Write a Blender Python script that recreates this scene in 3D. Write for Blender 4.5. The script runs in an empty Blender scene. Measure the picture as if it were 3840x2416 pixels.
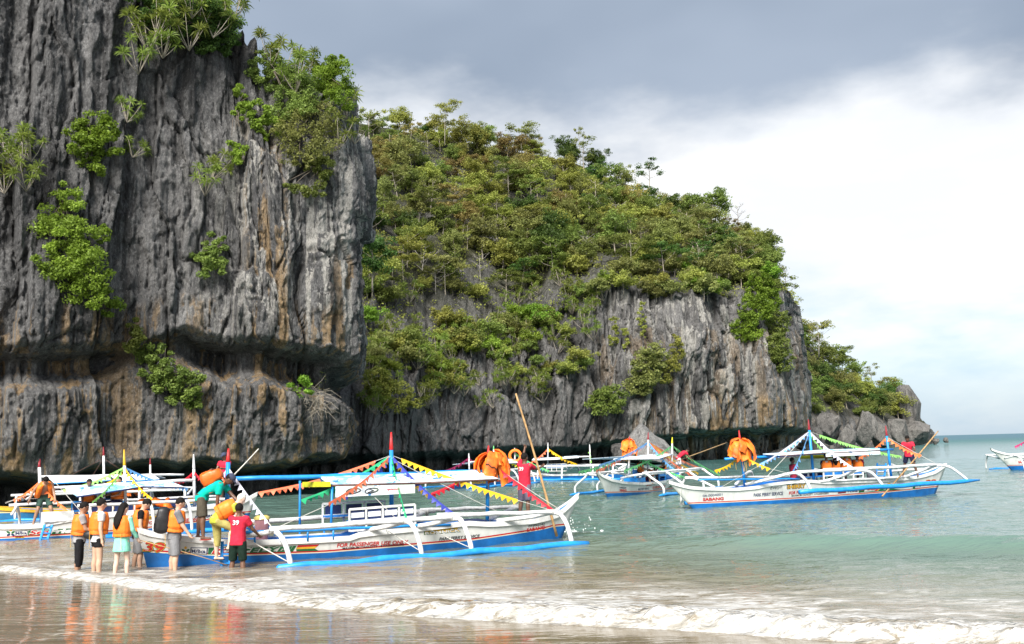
import bpy, bmesh, math, random
import numpy as np
from mathutils import Vector, Matrix

SC = bpy.context.scene
COL = SC.collection
R = math.radians

# ------------------------------------------------------------------ camera
FOC, CX, CY = 3500.0, 1920.0, 1208.0          # focal length and centre of a 3840 x 2416 frame
EYE = Vector((0, 0, 2.4))
ROLL = math.atan(0.026)
PITCH = math.atan(466.2 / FOC)
_F = Vector((0, math.cos(PITCH), math.sin(PITCH)))
_R0 = Vector((1, 0, 0)); _U0 = Vector((0, -math.sin(PITCH), math.cos(PITCH)))
_R = _R0 * math.cos(ROLL) - _U0 * math.sin(ROLL)
_U = _U0 * math.cos(ROLL) + _R0 * math.sin(ROLL)
cam = bpy.data.cameras.new('camera')
cam.sensor_width = 36; cam.lens = 36 * FOC / 3840
cam.clip_start = 0.1; cam.clip_end = 20000
camo = bpy.data.objects.new('camera', cam); COL.objects.link(camo)
camo.matrix_world = Matrix(((_R.x, _U.x, -_F.x, EYE.x), (_R.y, _U.y, -_F.y, EYE.y), (_R.z, _U.z, -_F.z, EYE.z), (0, 0, 0, 1)))
SC.camera = camo

# ------------------------------------------------------------------ sky, sun, exposure
SUN_EL, SUN_AZ = R(43), R(198)                # soft sun behind and to the right of the viewer (azimuth clockwise from +Y)
world = bpy.data.worlds.new('World'); SC.world = world; world.use_nodes = True
def build_sky():
    nt = world.node_tree; N = nt.nodes; L = nt.links; N.clear()
    out = N.new('ShaderNodeOutputWorld'); bg = N.new('ShaderNodeBackground'); bg.inputs[1].default_value = 0.1
    L.new(bg.outputs[0], out.inputs[0])
    sky = N.new('ShaderNodeTexSky'); sky.sky_type = 'NISHITA'; sky.sun_disc = False
    sky.sun_elevation = SUN_EL; sky.sun_rotation = SUN_AZ; sky.dust_density = 2.0; sky.air_density = 1.0
    tc = N.new('ShaderNodeTexCoord')
    sep = N.new('ShaderNodeSeparateXYZ'); L.new(tc.outputs['Generated'], sep.inputs[0])
    def noise(scale, detail, rough, sz, off=0.0):
        mp = N.new('ShaderNodeMapping'); mp.inputs['Scale'].default_value = (1, 1, sz); mp.inputs['Location'].default_value = (off, off * .7, 0)
        L.new(tc.outputs['Generated'], mp.inputs[0])
        n = N.new('ShaderNodeTexNoise'); n.inputs['Scale'].default_value = scale; n.inputs['Detail'].default_value = detail
        n.inputs['Roughness'].default_value = rough; L.new(mp.outputs[0], n.inputs[0]); return n.outputs[0]
    def mth(op, a, b=None, clamp=False):
        m = N.new('ShaderNodeMath'); m.operation = op; m.use_clamp = clamp
        for i, v in enumerate((a, b)):
            if v is None: continue
            if isinstance(v, (int, float)): m.inputs[i].default_value = v
            else: L.new(v, m.inputs[i])
        return m.outputs[0]
    def mixc(f, a, b):
        m = N.new('ShaderNodeMix'); m.data_type = 'RGBA'
        for i, v in ((0, f), (6, a), (7, b)):
            if isinstance(v, tuple): m.inputs[i].default_value = (*v, 1)
            elif isinstance(v, (int, float)): m.inputs[i].default_value = v
            else: L.new(v, m.inputs[i])
        return m.outputs[2]
    def ramp(v, a, b):
        m = N.new('ShaderNodeMapRange'); m.interpolation_type = 'SMOOTHSTEP'
        m.inputs[1].default_value = a; m.inputs[2].default_value = b; L.new(v, m.inputs[0]); return m.outputs[0]
    z = sep.outputs[2]
    n1 = noise(2.6, 6, .55, 2.2, 3.1); n2 = noise(5.0, 5, .55, 3.0, 7.7); n3 = noise(1.5, 4, .5, 2.0, 1.3)
    zn = mth('ADD', z, mth('MULTIPLY', mth('SUBTRACT', n1, .5), .30))
    deck = ramp(zn, .285, .385)                                  # grey rain deck overhead
    white = ramp(mth('ADD', z, mth('MULTIPLY', mth('SUBTRACT', n2, .5), .24)), .06, .17)
    grey = mixc(ramp(n3, .35, .65), (1.42, 1.76, 2.28), (2.0, 2.36, 2.92))
    bright = mixc(ramp(n2, .42, .62), (4.35, 4.5, 4.7), (4.8, 4.85, 4.9))
    hazeband = mixc(ramp(n2, .35, .65), (2.7, 3.5, 4.3), (3.7, 4.2, 4.6))  # pale thin cloud low down
    low = mixc(.75, sky.outputs[0], hazeband)
    c = mixc(white, low, bright)
    c = mixc(deck, c, grey)
    L.new(c, bg.inputs[0])
build_sky()
sun = bpy.data.lights.new('sun', 'SUN'); sun.energy = 3.9; sun.angle = R(28); sun.color = (1, .96, .9)
suno = bpy.data.objects.new('sun', sun); COL.objects.link(suno)
_sd = Vector((math.sin(SUN_AZ) * math.cos(SUN_EL), math.cos(SUN_AZ) * math.cos(SUN_EL), math.sin(SUN_EL)))
suno.rotation_euler = _sd.to_track_quat('Z', 'Y').to_euler()
SC.view_settings.view_transform = 'Standard'; SC.view_settings.look = 'None'
SC.view_settings.exposure = 1.18; SC.view_settings.gamma = 1.0; SC.view_settings.use_curve_mapping = False
SC.render.engine = 'CYCLES'
SC.cycles.max_bounces = 4; SC.cycles.diffuse_bounces = 2; SC.cycles.glossy_bounces = 2; SC.cycles.transparent_max_bounces = 4; SC.cycles.use_denoising = True
SC.cycles.caustics_reflective = False; SC.cycles.caustics_refractive = False

# ------------------------------------------------------------------ helpers
def ray(px, py):
    return _F + _R * ((px - CX) / FOC) - _U * ((py - CY) / FOC)
def at(px, py, Y):
    d = ray(px, py); return EYE + d * (Y / d.y)
def ground(px, py, z=0.0):
    d = ray(px, py); return EYE + d * ((z - EYE.z) / d.z)
def hzn(px): return 1628 + (3700 - px) * .026
def xcol(px, Y): return at(px, hzn(px), Y).x

def tag(o, label=None, cat=None, group=None, kind=None):
    if label: o['label'] = label
    if cat: o['category'] = cat
    if group: o['group'] = group
    if kind: o['kind'] = kind
    return o
def empty(name, loc=(0, 0, 0), parent=None):
    o = bpy.data.objects.new(name, None); o.location = loc; o.empty_display_size = .2
    COL.objects.link(o); o.parent = parent; return o
def link(name, me, parent=None):
    o = bpy.data.objects.new(name, me); COL.objects.link(o); o.parent = parent; return o
def mesh_np(name, V, F, mat, parent=None, smooth=True, attrs=None):
    """V (n,3) array, F (m,k) int array of equal-sized faces"""
    V = np.asarray(V, dtype=np.float32); F = np.asarray(F, dtype=np.int32)
    me = bpy.data.meshes.new(name or 'mesh')
    me.vertices.add(len(V)); me.vertices.foreach_set('co', V.ravel())
    k = F.shape[1]
    me.loops.add(F.size); me.loops.foreach_set('vertex_index', F.ravel())
    me.polygons.add(len(F)); me.polygons.foreach_set('loop_start', np.arange(0, F.size, k, dtype=np.int32))
    try: me.polygons.foreach_set('loop_total', np.full(len(F), k, dtype=np.int32))
    except Exception: pass
    me.update(calc_edges=True)
    if smooth: me.polygons.foreach_set('use_smooth', np.ones(len(F), dtype=bool))
    for an, arr in (attrs or {}).items():
        arr = np.asarray(arr, dtype=np.float32)
        if arr.ndim == 1:
            a = me.attributes.new(an, 'FLOAT', 'POINT'); a.data.foreach_set('value', arr)
        else:
            a = me.attributes.new(an, 'FLOAT_COLOR', 'POINT')
            c = np.ones((len(arr), 4), np.float32); c[:, :arr.shape[1]] = arr; a.data.foreach_set('color', c.ravel())
    me.materials.append(mat)
    if name is None: return me
    return link(name, me, parent)
def grid_faces(nr, nc):
    i = np.arange((nr - 1) * nc).reshape(nr - 1, nc)[:, :-1].ravel()
    return np.stack([i, i + 1, i + nc + 1, i + nc], 1)

# vectorised value noise
def _hash(ix, iy, iz, seed):
    h = (ix.astype(np.int64) * 374761393 + iy.astype(np.int64) * 668265263 + iz.astype(np.int64) * 2147483647 + seed * 974634777) & 0xffffffff
    h = ((h ^ (h >> 13)) * 1274126177) & 0xffffffff
    h = ((h ^ (h >> 16)) * 2246822519) & 0xffffffff
    return ((h ^ (h >> 15)) & 0xffffff) / float(0xffffff)
def vnoise(x, y, z, seed=0):
    x, y, z = np.broadcast_arrays(np.asarray(x, float), np.asarray(y, float), np.asarray(z, float))
    ix, iy, iz = np.floor(x), np.floor(y), np.floor(z)
    fx, fy, fz = x - ix, y - iy, z - iz
    fx = fx * fx * (3 - 2 * fx); fy = fy * fy * (3 - 2 * fy); fz = fz * fz * (3 - 2 * fz)
    r = 0
    for dx in (0, 1):
        wx = fx if dx else 1 - fx
        for dy in (0, 1):
            wy = fy if dy else 1 - fy
            for dz in (0, 1):
                wz = fz if dz else 1 - fz
                r = r + wx * wy * wz * _hash(ix + dx, iy + dy, iz + dz, seed)
    return r
def fbm(x, y, z, oct=4, seed=0, gain=.5):
    r = 0; a = 1; t = 0
    for o in range(oct):
        r = r + a * vnoise(x * 2 ** o, y * 2 ** o, z * 2 ** o, seed + o * 17); t += a; a *= gain
    return r / t
def ridged(x, y, z, oct=3, seed=0, gain=.5):
    r = 0; a = 1; t = 0
    for o in range(oct):
        r = r + a * (1 - np.abs(2 * vnoise(x * 2 ** o, y * 2 ** o, z * 2 ** o, seed + o * 31) - 1)); t += a; a *= gain
    return r / t
def worley(u, v, seed=0):
    """jittered cells: random value of the cell, distance gap to the next cell"""
    iu, iv = np.floor(u), np.floor(v); z0 = np.zeros_like(iu)
    d1 = np.full(u.shape, 9.0); d2 = np.full(u.shape, 9.0); cid = np.zeros(u.shape)
    for a in (-1, 0, 1):
        for b in (-1, 0, 1):
            cu, cv = iu + a, iv + b
            x = cu + _hash(cu, cv, z0, seed); y = cv + _hash(cu, cv, z0 + 1, seed)
            d = np.hypot(u - x, v - y); r = _hash(cu, cv, z0 + 2, seed)
            near = d < d1
            d2 = np.where(near, d1, np.minimum(d2, d)); cid = np.where(near, r, cid); d1 = np.where(near, d, d1)
    return cid, d2 - d1
def sstep(a, b, x):
    t = np.clip((np.asarray(x, float) - a) / (b - a), 0, 1); return t * t * (3 - 2 * t)

class MB:
    """collects shapes into one mesh"""
    def __init__(s): s.v = []; s.f = []
    def add(s, vs, fs):
        n = len(s.v); s.v += [tuple(v) for v in vs]; s.f += [tuple(i + n for i in f) for f in fs]; return s
    def tube(s, pts, r, n=8, cap=True):
        pts = [Vector(p) for p in pts]; m = len(pts)
        rs = r if isinstance(r, (list, tuple)) else [r] * m
        vs = []; fs = []; prev = None
        for i, p in enumerate(pts):
            d = (pts[min(i + 1, m - 1)] - pts[max(i - 1, 0)])
            d = d.normalized() if d.length > 1e-9 else Vector((0, 0, 1))
            if prev is None:
                a = d.orthogonal().normalized()
            else:
                a = prev - d * prev.dot(d)
                a = a.normalized() if a.length > 1e-6 else d.orthogonal().normalized()
            prev = a; b = d.cross(a)
            for k in range(n):
                t = 2 * math.pi * k / n
                vs.append(p + (a * math.cos(t) + b * math.sin(t)) * rs[i])
        for i in range(m - 1):
            for k in range(n):
                k2 = (k + 1) % n
                fs.append((i * n + k, i * n + k2, (i + 1) * n + k2, (i + 1) * n + k))
        if cap:
            fs.append(tuple(range(n))[::-1]); fs.append(tuple((m - 1) * n + k for k in range(n)))
        return s.add(vs, fs)
    def box(s, c, sx, sy, sz, M=None):
        vs = []
        for x in (-.5, .5):
            for y in (-.5, .5):
                for z in (-.5, .5):
                    v = Vector((x * sx, y * sy, z * sz))
                    if M is not None: v = M @ v
                    vs.append(Vector(c) + v)
        return s.add(vs, [(0, 1, 3, 2), (4, 6, 7, 5), (0, 4, 5, 1), (2, 3, 7, 6), (0, 2, 6, 4), (1, 5, 7, 3)])
    def bar(s, a, b, w, h, up=(0, 0, 1)):
        a = Vector(a); b = Vector(b); d = (b - a); L = d.length; d.normalize()
        sd = d.cross(Vector(up)); sd = sd.normalized() if sd.length > 1e-6 else d.orthogonal().normalized()
        u = sd.cross(d)
        M = Matrix((d, sd, u)).transposed()
        return s.box((a + b) / 2, L, w, h, M)
    def slab(s, corners, t, up=None):
        """thin plate over 4 corners, thickness t along the plate normal"""
        c = [Vector(p) for p in corners]; n = (c[1] - c[0]).cross(c[3] - c[0]).normalized() if up is None else Vector(up)
        vs = c + [p + n * t for p in c]; k = len(c)
        fs = [tuple(range(k))[::-1], tuple(range(k, 2 * k))] + [(i, (i + 1) % k, k + (i + 1) % k, k + i) for i in range(k)]
        return s.add(vs, fs)
    def ell(s, c, rx, ry, rz, M=None, nu=12, nv=8):
        vs = []; fs = []
        for j in range(nv + 1):
            th = math.pi * j / nv
            for i in range(nu):
                ph = 2 * math.pi * i / nu
                v = Vector((rx * math.sin(th) * math.cos(ph), ry * math.sin(th) * math.sin(ph), rz * math.cos(th)))
                if M is not None: v = M @ v
                vs.append(Vector(c) + v)
        for j in range(nv):
            for i in range(nu):
                i2 = (i + 1) % nu; fs.append((j * nu + i, (j + 1) * nu + i, (j + 1) * nu + i2, j * nu + i2))
        return s.add(vs, fs)
    def me(s, name, mat, smooth=False):
        m = bpy.data.meshes.new(name); m.from_pydata(s.v, [], s.f); m.update()
        if smooth: m.polygons.foreach_set('use_smooth', [True] * len(m.polygons))
        if mat is not None: m.materials.append(mat)
        return m
    def build(s, name, mat, parent=None, smooth=False):
        return link(name, s.me(name, mat, smooth), parent)

# ------------------------------------------------------------------ materials
class NT:
    def __init__(s, name):
        s.m = bpy.data.materials.new(name); s.m.use_nodes = True; s.t = s.m.node_tree; s.N = s.t.nodes; s.L = s.t.links
        s.N.clear(); s.out = s.N.new('ShaderNodeOutputMaterial')
        s.p = s.N.new('ShaderNodeBsdfPrincipled'); s.L.new(s.p.outputs[0], s.out.inputs[0])
        s.tc = s.N.new('ShaderNodeTexCoord'); s.geo = s.N.new('ShaderNodeNewGeometry')
    def put(s, sock, v):
        if isinstance(v, (int, float)): sock.default_value = v
        elif isinstance(v, tuple): sock.default_value = (*v, 1) if len(v) == 3 and sock.type == 'RGBA' else v
        else: s.L.new(v, sock)
    def set(s, **k):
        for n, v in k.items(): s.put(s.p.inputs[n.replace('_', ' ')], v)
        return s
    def map(s, scale=(1, 1, 1), loc=(0, 0, 0), src=None, rot=(0, 0, 0)):
        m = s.N.new('ShaderNodeMapping'); m.inputs['Scale'].default_value = scale; m.inputs['Location'].default_value = loc
        m.inputs['Rotation'].default_value = rot
        s.L.new(src if src is not None else s.geo.outputs['Position'], m.inputs[0]); return m.outputs[0]
    def noise(s, vec, scale=1, detail=4, rough=.5, dist=0, typ=None):
        n = s.N.new('ShaderNodeTexNoise'); n.inputs['Scale'].default_value = scale; n.inputs['Detail'].default_value = detail
        n.inputs['Roughness'].default_value = rough; n.inputs['Distortion'].default_value = dist
        s.L.new(vec, n.inputs[0]); return n.outputs[0]
    def voro(s, vec, scale=1, feat='F1'):
        n = s.N.new('ShaderNodeTexVoronoi'); n.feature = feat; n.inputs['Scale'].default_value = scale; s.L.new(vec, n.inputs[0]); return n.outputs[0]
    def math(s, op, a, b=0.0, clamp=False):
        m = s.N.new('ShaderNodeMath'); m.operation = op; m.use_clamp = clamp; s.put(m.inputs[0], a); s.put(m.inputs[1], b); return m.outputs[0]
    def step(s, v, a, b, lo=0.0, hi=1.0):
        m = s.N.new('ShaderNodeMapRange'); m.interpolation_type = 'SMOOTHSTEP'
        for i, q in enumerate((v, a, b, lo, hi)): s.put(m.inputs[i], q)
        return m.outputs[0]
    def mix(s, f, a, b, blend='MIX'):
        m = s.N.new('ShaderNodeMix'); m.data_type = 'RGBA'; m.blend_type = blend
        s.put(m.inputs[0], f); s.put(m.inputs[6], a); s.put(m.inputs[7], b); return m.outputs[2]
    def attr(s, name, out='Fac'):
        a = s.N.new('ShaderNodeAttribute'); a.attribute_name = name; return a.outputs[out]
    def sep(s, v):
        a = s.N.new('ShaderNodeSeparateXYZ'); s.L.new(v, a.inputs[0]); return a.outputs
    def bump(s, h, strength=.5, dist=.05, nrm=None):
        b = s.N.new('ShaderNodeBump'); b.inputs['Strength'].default_value = strength; b.inputs['Distance'].default_value = dist
        s.L.new(h, b.inputs['Height'])
        if nrm is not None: s.L.new(nrm, b.inputs['Normal'])
        s.L.new(b.outputs[0], s.p.inputs['Normal']); return b.outputs[0]
_simple = {}
def paint(name, col, rough=.45, var=.12, scale=6, bump=.0, spec=.5):
    """painted or plain surface with slight wear"""
    if name in _simple: return _simple[name]
    n = NT(name); v = n.map(src=n.tc.outputs['Object'])
    a = n.noise(v, scale, 5, .6)
    dark = tuple(c * (1 - var * 1.6) for c in col); lite = tuple(min(1, c * (1 + var * .6)) for c in col)
    n.set(Base_Color=n.mix(n.step(a, .3, .7), dark, lite), Roughness=n.step(n.noise(v, scale * 2.3, 3), .3, .7, rough * .8, min(1, rough * 1.25)))
    n.p.inputs['Specular IOR Level'].default_value = spec
    if bump: n.bump(n.noise(v, scale * 5, 3), bump, .02)
    _simple[name] = n.m; return n.m
# ------------------------------------------------------------------ rock material
def rock_material(name, base_dark, base_light, streak=True, k=1.0):
    n = NT(name)
    big = n.noise(n.map((.20 * k, .20 * k, .10 * k)), 1, 3, .6)
    vert = n.noise(n.map((1.5 * k, 1.5 * k, .08 * k), (3, 1, 0)), 1, 4, .65, .25)
    fine = n.noise(n.map((5 * k, 5 * k, 2.6 * k)), 1, 5, .75)
    f = n.math('ADD', n.math('MULTIPLY', big, .40), n.math('ADD', n.math('MULTIPLY', vert, .40), n.math('MULTIPLY', fine, .45)))
    c = n.mix(n.step(f, .44, .80), base_dark, base_light)
    c = n.mix(n.math('MULTIPLY', n.step(vert, .60, .74), .40), c, tuple(min(1, q * 1.8) for q in base_light))
    c = n.mix(n.math('MULTIPLY', n.step(fine, .56, .70), .55), c, tuple(q * .5 for q in base_dark))
    blk = n.noise(n.map((1.4 * k, 1.4 * k, .06 * k), (31, 12, 3)), 1, 5, .66, .35)
    c = n.mix(n.math('MULTIPLY', n.step(blk, .53, .60), .72), c, tuple(q * .55 for q in base_dark))
    if streak:
        w = n.attr('white'); o = n.attr('ochre')
        sw = n.noise(n.map((1.7 * k, 1.7 * k, .05 * k), (1, 7, 0)), 1, 5, .62, .35)
        so = n.noise(n.map((1.15 * k, 1.15 * k, .06 * k), (17, 2, 5)), 1, 5, .62, .35)
        mw = n.math('MULTIPLY', n.step(sw, .50, .55), n.step(w, .05, .75))
        mo = n.math('MULTIPLY', n.step(so, .51, .57), n.step(o, .05, .5))
        c = n.mix(n.math('MULTIPLY', n.math('MULTIPLY', mw, n.step(fine, .2, .6, .5, 1.0)), .85), c, n.mix(fine, (.34, .335, .315), (.66, .63, .57)))
        c = n.mix(n.math('MULTIPLY', n.math('MULTIPLY', mo, n.step(fine, .25, .6, .35, 1.0)), .85), c, n.mix(vert, (.24, .145, .062), (.54, .375, .19)))
    if k < .6: c = n.mix(n.math('MULTIPLY', n.attr('soil'), n.step(big, .3, .55)), c, n.mix(fine, (.030, .038, .014), (.085, .080, .040)))
    spk = n.noise(n.map((13 * k, 13 * k, 6 * k), (2, 8, 4)), 1, 4, .8)
    c = n.mix(n.step(spk, .40, .60, .42, 0), c, (.024, .024, .025)); c = n.mix(n.step(spk, .55, .70, 0, .45), c, (.42, .41, .40))
    n.set(Base_Color=c, Roughness=.9); n.p.inputs['Specular IOR Level'].default_value = .15
    n.bump(n.noise(n.map((2.2 * k, 2.2 * k, 1.0 * k), (6, 6, 6)), 1, 7, .74, .3), 1.0, .55 / k)
    return n.m
M_cliff = rock_material('grey_limestone', (.078, .077, .078), (.255, .250, .246))
M_karst = rock_material('weathered_limestone', (.080, .078, .078), (.270, .262, .255), k=.55)
M_boulder = rock_material('boulder_limestone', (.11, .105, .10), (.28, .265, .245), streak=False, k=.7)

def catmull(P, n):
    P = [np.array(p, float) for p in P]; P = [2 * P[0] - P[1]] + P + [2 * P[-1] - P[-2]]
    out = []
    segs = len(P) - 3
    for t in np.linspace(0, segs - 1e-6, n):
        i = int(t); u = t - i; a, b, c, d = P[i:i + 4]
        out.append(.5 * (2 * b + (c - a) * u + (2 * a - 5 * b + 4 * c - d) * u * u + (3 * b - a - 3 * c + d) * u ** 3))
    return np.array(out)

# ------------------------------------------------------------------ left cliff: near limestone wall with two overhangs
def pxof(x, Y, z):
    d = np.stack([x - EYE.x, Y - EYE.y, z - EYE.z], -1)
    dep = d @ np.array(_F); return CX + FOC * (d @ np.array(_R)) / dep, CY - FOC * (d @ np.array(_U)) / dep
PLAN = catmull([(-56, 28), (-42, 36), (-33, 40), (-25.5, 44.2), (-20.5, 47.6), (-16.5, 49.5), (-13, 51.4), (-10.9, 52.6), (-9.9, 54.4), (-10.2, 58), (-11.5, 66), (-15.5, 80), (-22, 95)], 2400)
def resample(C, dens):
    seg = np.linalg.norm(np.diff(C, axis=0), axis=1); w = seg * dens[:-1]
    cum = np.concatenate([[0], np.cumsum(w)]); return cum
def left_cliff():
    C = PLAN
    T = np.gradient(C, axis=0); T /= np.linalg.norm(T, axis=1)[:, None]
    dens = np.where((C[:, 0] > -28) & (C[:, 1] < 60), 1.0, .25)
    cum = resample(C, dens); NS, NR = 700, 400
    idx = np.interp(np.linspace(0, cum[-1], NS), cum, np.arange(len(C)))
    cx = np.interp(idx, np.arange(len(C)), C[:, 0]); cy = np.interp(idx, np.arange(len(C)), C[:, 1])
    tx = np.interp(idx, np.arange(len(C)), T[:, 0]); ty = np.interp(idx, np.arange(len(C)), T[:, 1])
    tl = np.hypot(tx, ty); nx, ny = ty / tl, -tx / tl                 # outward
    seg = np.concatenate([[0], np.cumsum(np.hypot(np.diff(cx), np.diff(cy)))])
    px, _ = pxof(cx, cy, np.full(NS, 12.0))
    around = cy > 53.5                                                # returned face behind the corner
    # skyline of the rock, traced by column
    sky_px = [-3000, 700, 850, 900, 960, 985, 1000, 1030, 1100, 1140, 1180, 1230, 1290, 1330, 1350, 1400]
    sky_py = [-500, -450, -120, 20, 120, 95, 250, 310, 330, 260, 330, 400, 380, 430, 460, 480]
    zt = np.array([at(p, np.interp(p, sky_px, sky_py), y).z for p, y in zip(px, cy)])
    kcor = int(np.argmax(px * (cy < 56)))
    zt[kcor:] = np.maximum(zt[kcor] - np.maximum(0, (cy[kcor:] - 55)) * .12, 14)
    zt = zt + (ridged(seg * .9, 0, 0, 3, 5) - .5) * 2.2 * (px > 850)
    t = np.linspace(0, 1, NR)[:, None]
    face = np.minimum(t / .93, 1); back = np.maximum(0, (t - .93) / .07)
    zlo = -1.0
    # more rows low down where the overhangs are
    ff = face ** 1.12
    z = zlo + (zt[None, :] - zlo) * ff
    S = np.broadcast_to(seg[None, :], z.shape)
    PX = np.broadcast_to(px[None, :], z.shape)
    lip1 = 1.75 + 1.5 * (fbm(S * .22, 1, 0, 3, 11) - .5) + .7 * (ridged(S * .5, 0, 0, 2, 3) - .5) + .25 * sstep(900, 1300, PX)
    lip2 = np.interp(PX, [-3000, 0, 300, 520, 700, 900, 1100, 1250, 1350, 1400], [7.0, 7.2, 7.4, 8.0, 8.7, 8.3, 7.8, 7.4, 7.2, 7.2]) + .8 * (fbm(S * .5, 3, 0, 3, 21) - .5)
    shelf = lip2 - np.interp(PX, [-3000, 0, 300, 560, 620, 700, 800, 1000, 1200, 1300, 1400], [.75, .75, .85, .25, .25, 1.0, 1.15, 1.3, 1.5, 1.6, 1.6]) + .4 * (fbm(S * .6, 9, 0, 2, 4) - .5)
    deep2 = np.interp(PX, [-3000, 0, 350, 520, 640, 760, 1250, 1330, 1400], [2.2, 2.2, 2.6, .6, .8, 2.8, 3.2, 1.8, 1.5])
    off = np.zeros_like(z)
    # sea notch
    n1 = sstep(lip1 + .15, lip1 - .75, z)
    off -= n1 * (5.0 + 1.5 * fbm(S * .2, z * .3, 0, 2, 6)) * np.where(PX > 1340, .55, 1)
    # lower wall bulge
    u = np.clip((z - lip1) / np.maximum(shelf - lip1, .5), 0, 1)
    low = np.sin(np.clip(u, 0, 1) * math.pi) ** .55
    off += np.where((z > lip1 - .4) & (z < shelf), 0.45 * low, 0)
    # upper notch
    a = sstep(shelf - 1.1, shelf + .15, z); b = 1 - sstep(lip2 - .40, lip2 + .06, z)
    deep2 = .72 * deep2 * (.55 + .7 * ridged(S * 1.1, 0, 3, 3, 23))
    off -= deep2 * (a * b) ** .9
    # main wall above
    up = np.maximum(z - lip2, 0)
    off += .7 * sstep(0, .5, up) * np.exp(-up * .12) - .05 * up * (1 - .7 * sstep(1000, 1250, PX))
    off += -.25 * sstep(lip2 + 9, lip2 + 15, z) * (1 - sstep(1000, 1300, PX)) * 3
    # large steps and buttresses, then flaked plates with joints between them
    off += 2.0 * (fbm(S * .12, z * .06, 3, 3, 41) - .5) * sstep(1, 4, z)
    wu = S + .9 * (fbm(S * .5, z * .18, 1, 3, 43) - .5) * 2; wz = z + 1.6 * (fbm(S * .4, z * .4, 6, 3, 44) - .5) * 2
    hi = sstep(2, 3.2, z); upw = .8 + .2 * sstep(lip2 - .3, lip2 + 1.5, z)
    c1, e1 = worley(wu * .30, wz * .05, 5); off += 1.25 * (c1 - .5) * hi * upw; off -= .35 * np.exp(-e1 / .014) * hi * upw
    c2, e2 = worley(wu * .85, wz * .15, 6); off += .60 * (c2 - .5) * hi * upw; off -= .28 * np.exp(-e2 / .03) * hi * upw * (c1 > .35)
    c3, e3 = worley(wu * 2.3, wz * .75, 7); c4, e4 = worley(wu * 5.0, wz * 1.9, 8); off += .13 * (c4 - .5) * hi
    off += .24 * (c3 - .5) * hi; off -= .08 * np.exp(-e3 / .06) * hi
    col = ridged(S * .75 + .5 * fbm(S * .4, z * .25, 0, 2, 61), z * .06, 1, 3, 62)
    off += .55 * (col - .55) * (.35 + .65 * sstep(lip2, lip2 + 3, z))
    col2 = ridged(S * 2.1 + .6 * fbm(S * .8, z * .5, 4, 2, 63), z * .16, 2, 3, 64)
    off += .34 * (col2 - .5)
    off += .45 * (fbm(S * 1.5, z * .8, 5, 5, 71, .6) - .5) + .22 * (ridged(S * 3.2, z * 1.6, 5, 3, 72) - .5)
    # karren flutes towards the top
    topf = sstep(5.5, 0.3, zt[None, :] - z) * (PX > 500) * (1 - .65 * sstep(1150, 1300, PX))
    off -= topf * (.4 + 1.5 * (1 - ridged(S * 1.25, z * .05, 0, 2, 91)))
    # corner silhouette: hanging block high up and undercut below
    cor = sstep(1240, 1350, PX) * (1 - .0)
    zz = z
    off += cor * np.interp(zz, [0, 3, 5, 7, 8.5, 10, 13, 16.2, 16.4, 18, 21, 25], [-1.2, -1.1, -.9, -.7, .0, .0, -.35, -.35, .65, .75, .5, .2])
    # cap runs back inland
    bk = back * 16
    zc = z + back * 1.5 + np.where(back > 0, (fbm(S * .5, back * 5, 3, 3, 14) - .3) * 1.2, 0)
    X = cx[None, :] + nx[None, :] * (off - bk); Y = cy[None, :] + ny[None, :] * (off - bk)
    V = np.stack([X, Y, zc], -1).reshape(-1, 3)
    ipx, ipy = pxof(X, Y, zc)
    w = .95 * sstep(820, 1050, PX) * sstep(1.0, 3, up) * sstep(20, 13, up) + .35 * sstep(500, 800, PX) * (up > 0) * sstep(16, 9, up) + .25 * ((z < shelf) & (z > lip1))
    w = np.maximum(w, 1.3 * sstep(1285, 1300, PX) * sstep(1375, 1352, PX) * sstep(.8, 2.2, up) * sstep(8.2, 7.6, up))
    o = .85 * ((z < shelf + .8) & (z > lip1 - .5)) * np.maximum(sstep(690, 780, PX), .75 * (1 - sstep(120, 480, PX))) + .55 * sstep(1150, 1300, PX) * sstep(.0, 1.5, up) * sstep(9, 4, up) \
        + .45 * sstep(860, 960, PX) * sstep(1150, 1000, PX) * sstep(0, 1, up) * sstep(17, 8, up) + .35 * (up > 0) * sstep(3.2, 1.5, up) + .30 * ((z < shelf + .5) & (z > lip1 - .3))
    ob = mesh_np('cliff', V, grid_faces(NR, NS), M_cliff, smooth=False, attrs={'white': w.ravel(), 'ochre': o.ravel()})
    tag(ob, 'towering dark grey limestone cliff with two overhangs at the left', kind='structure')
    return X, Y, zc, ipx, ipy, nx, ny, px
LC = left_cliff()

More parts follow.
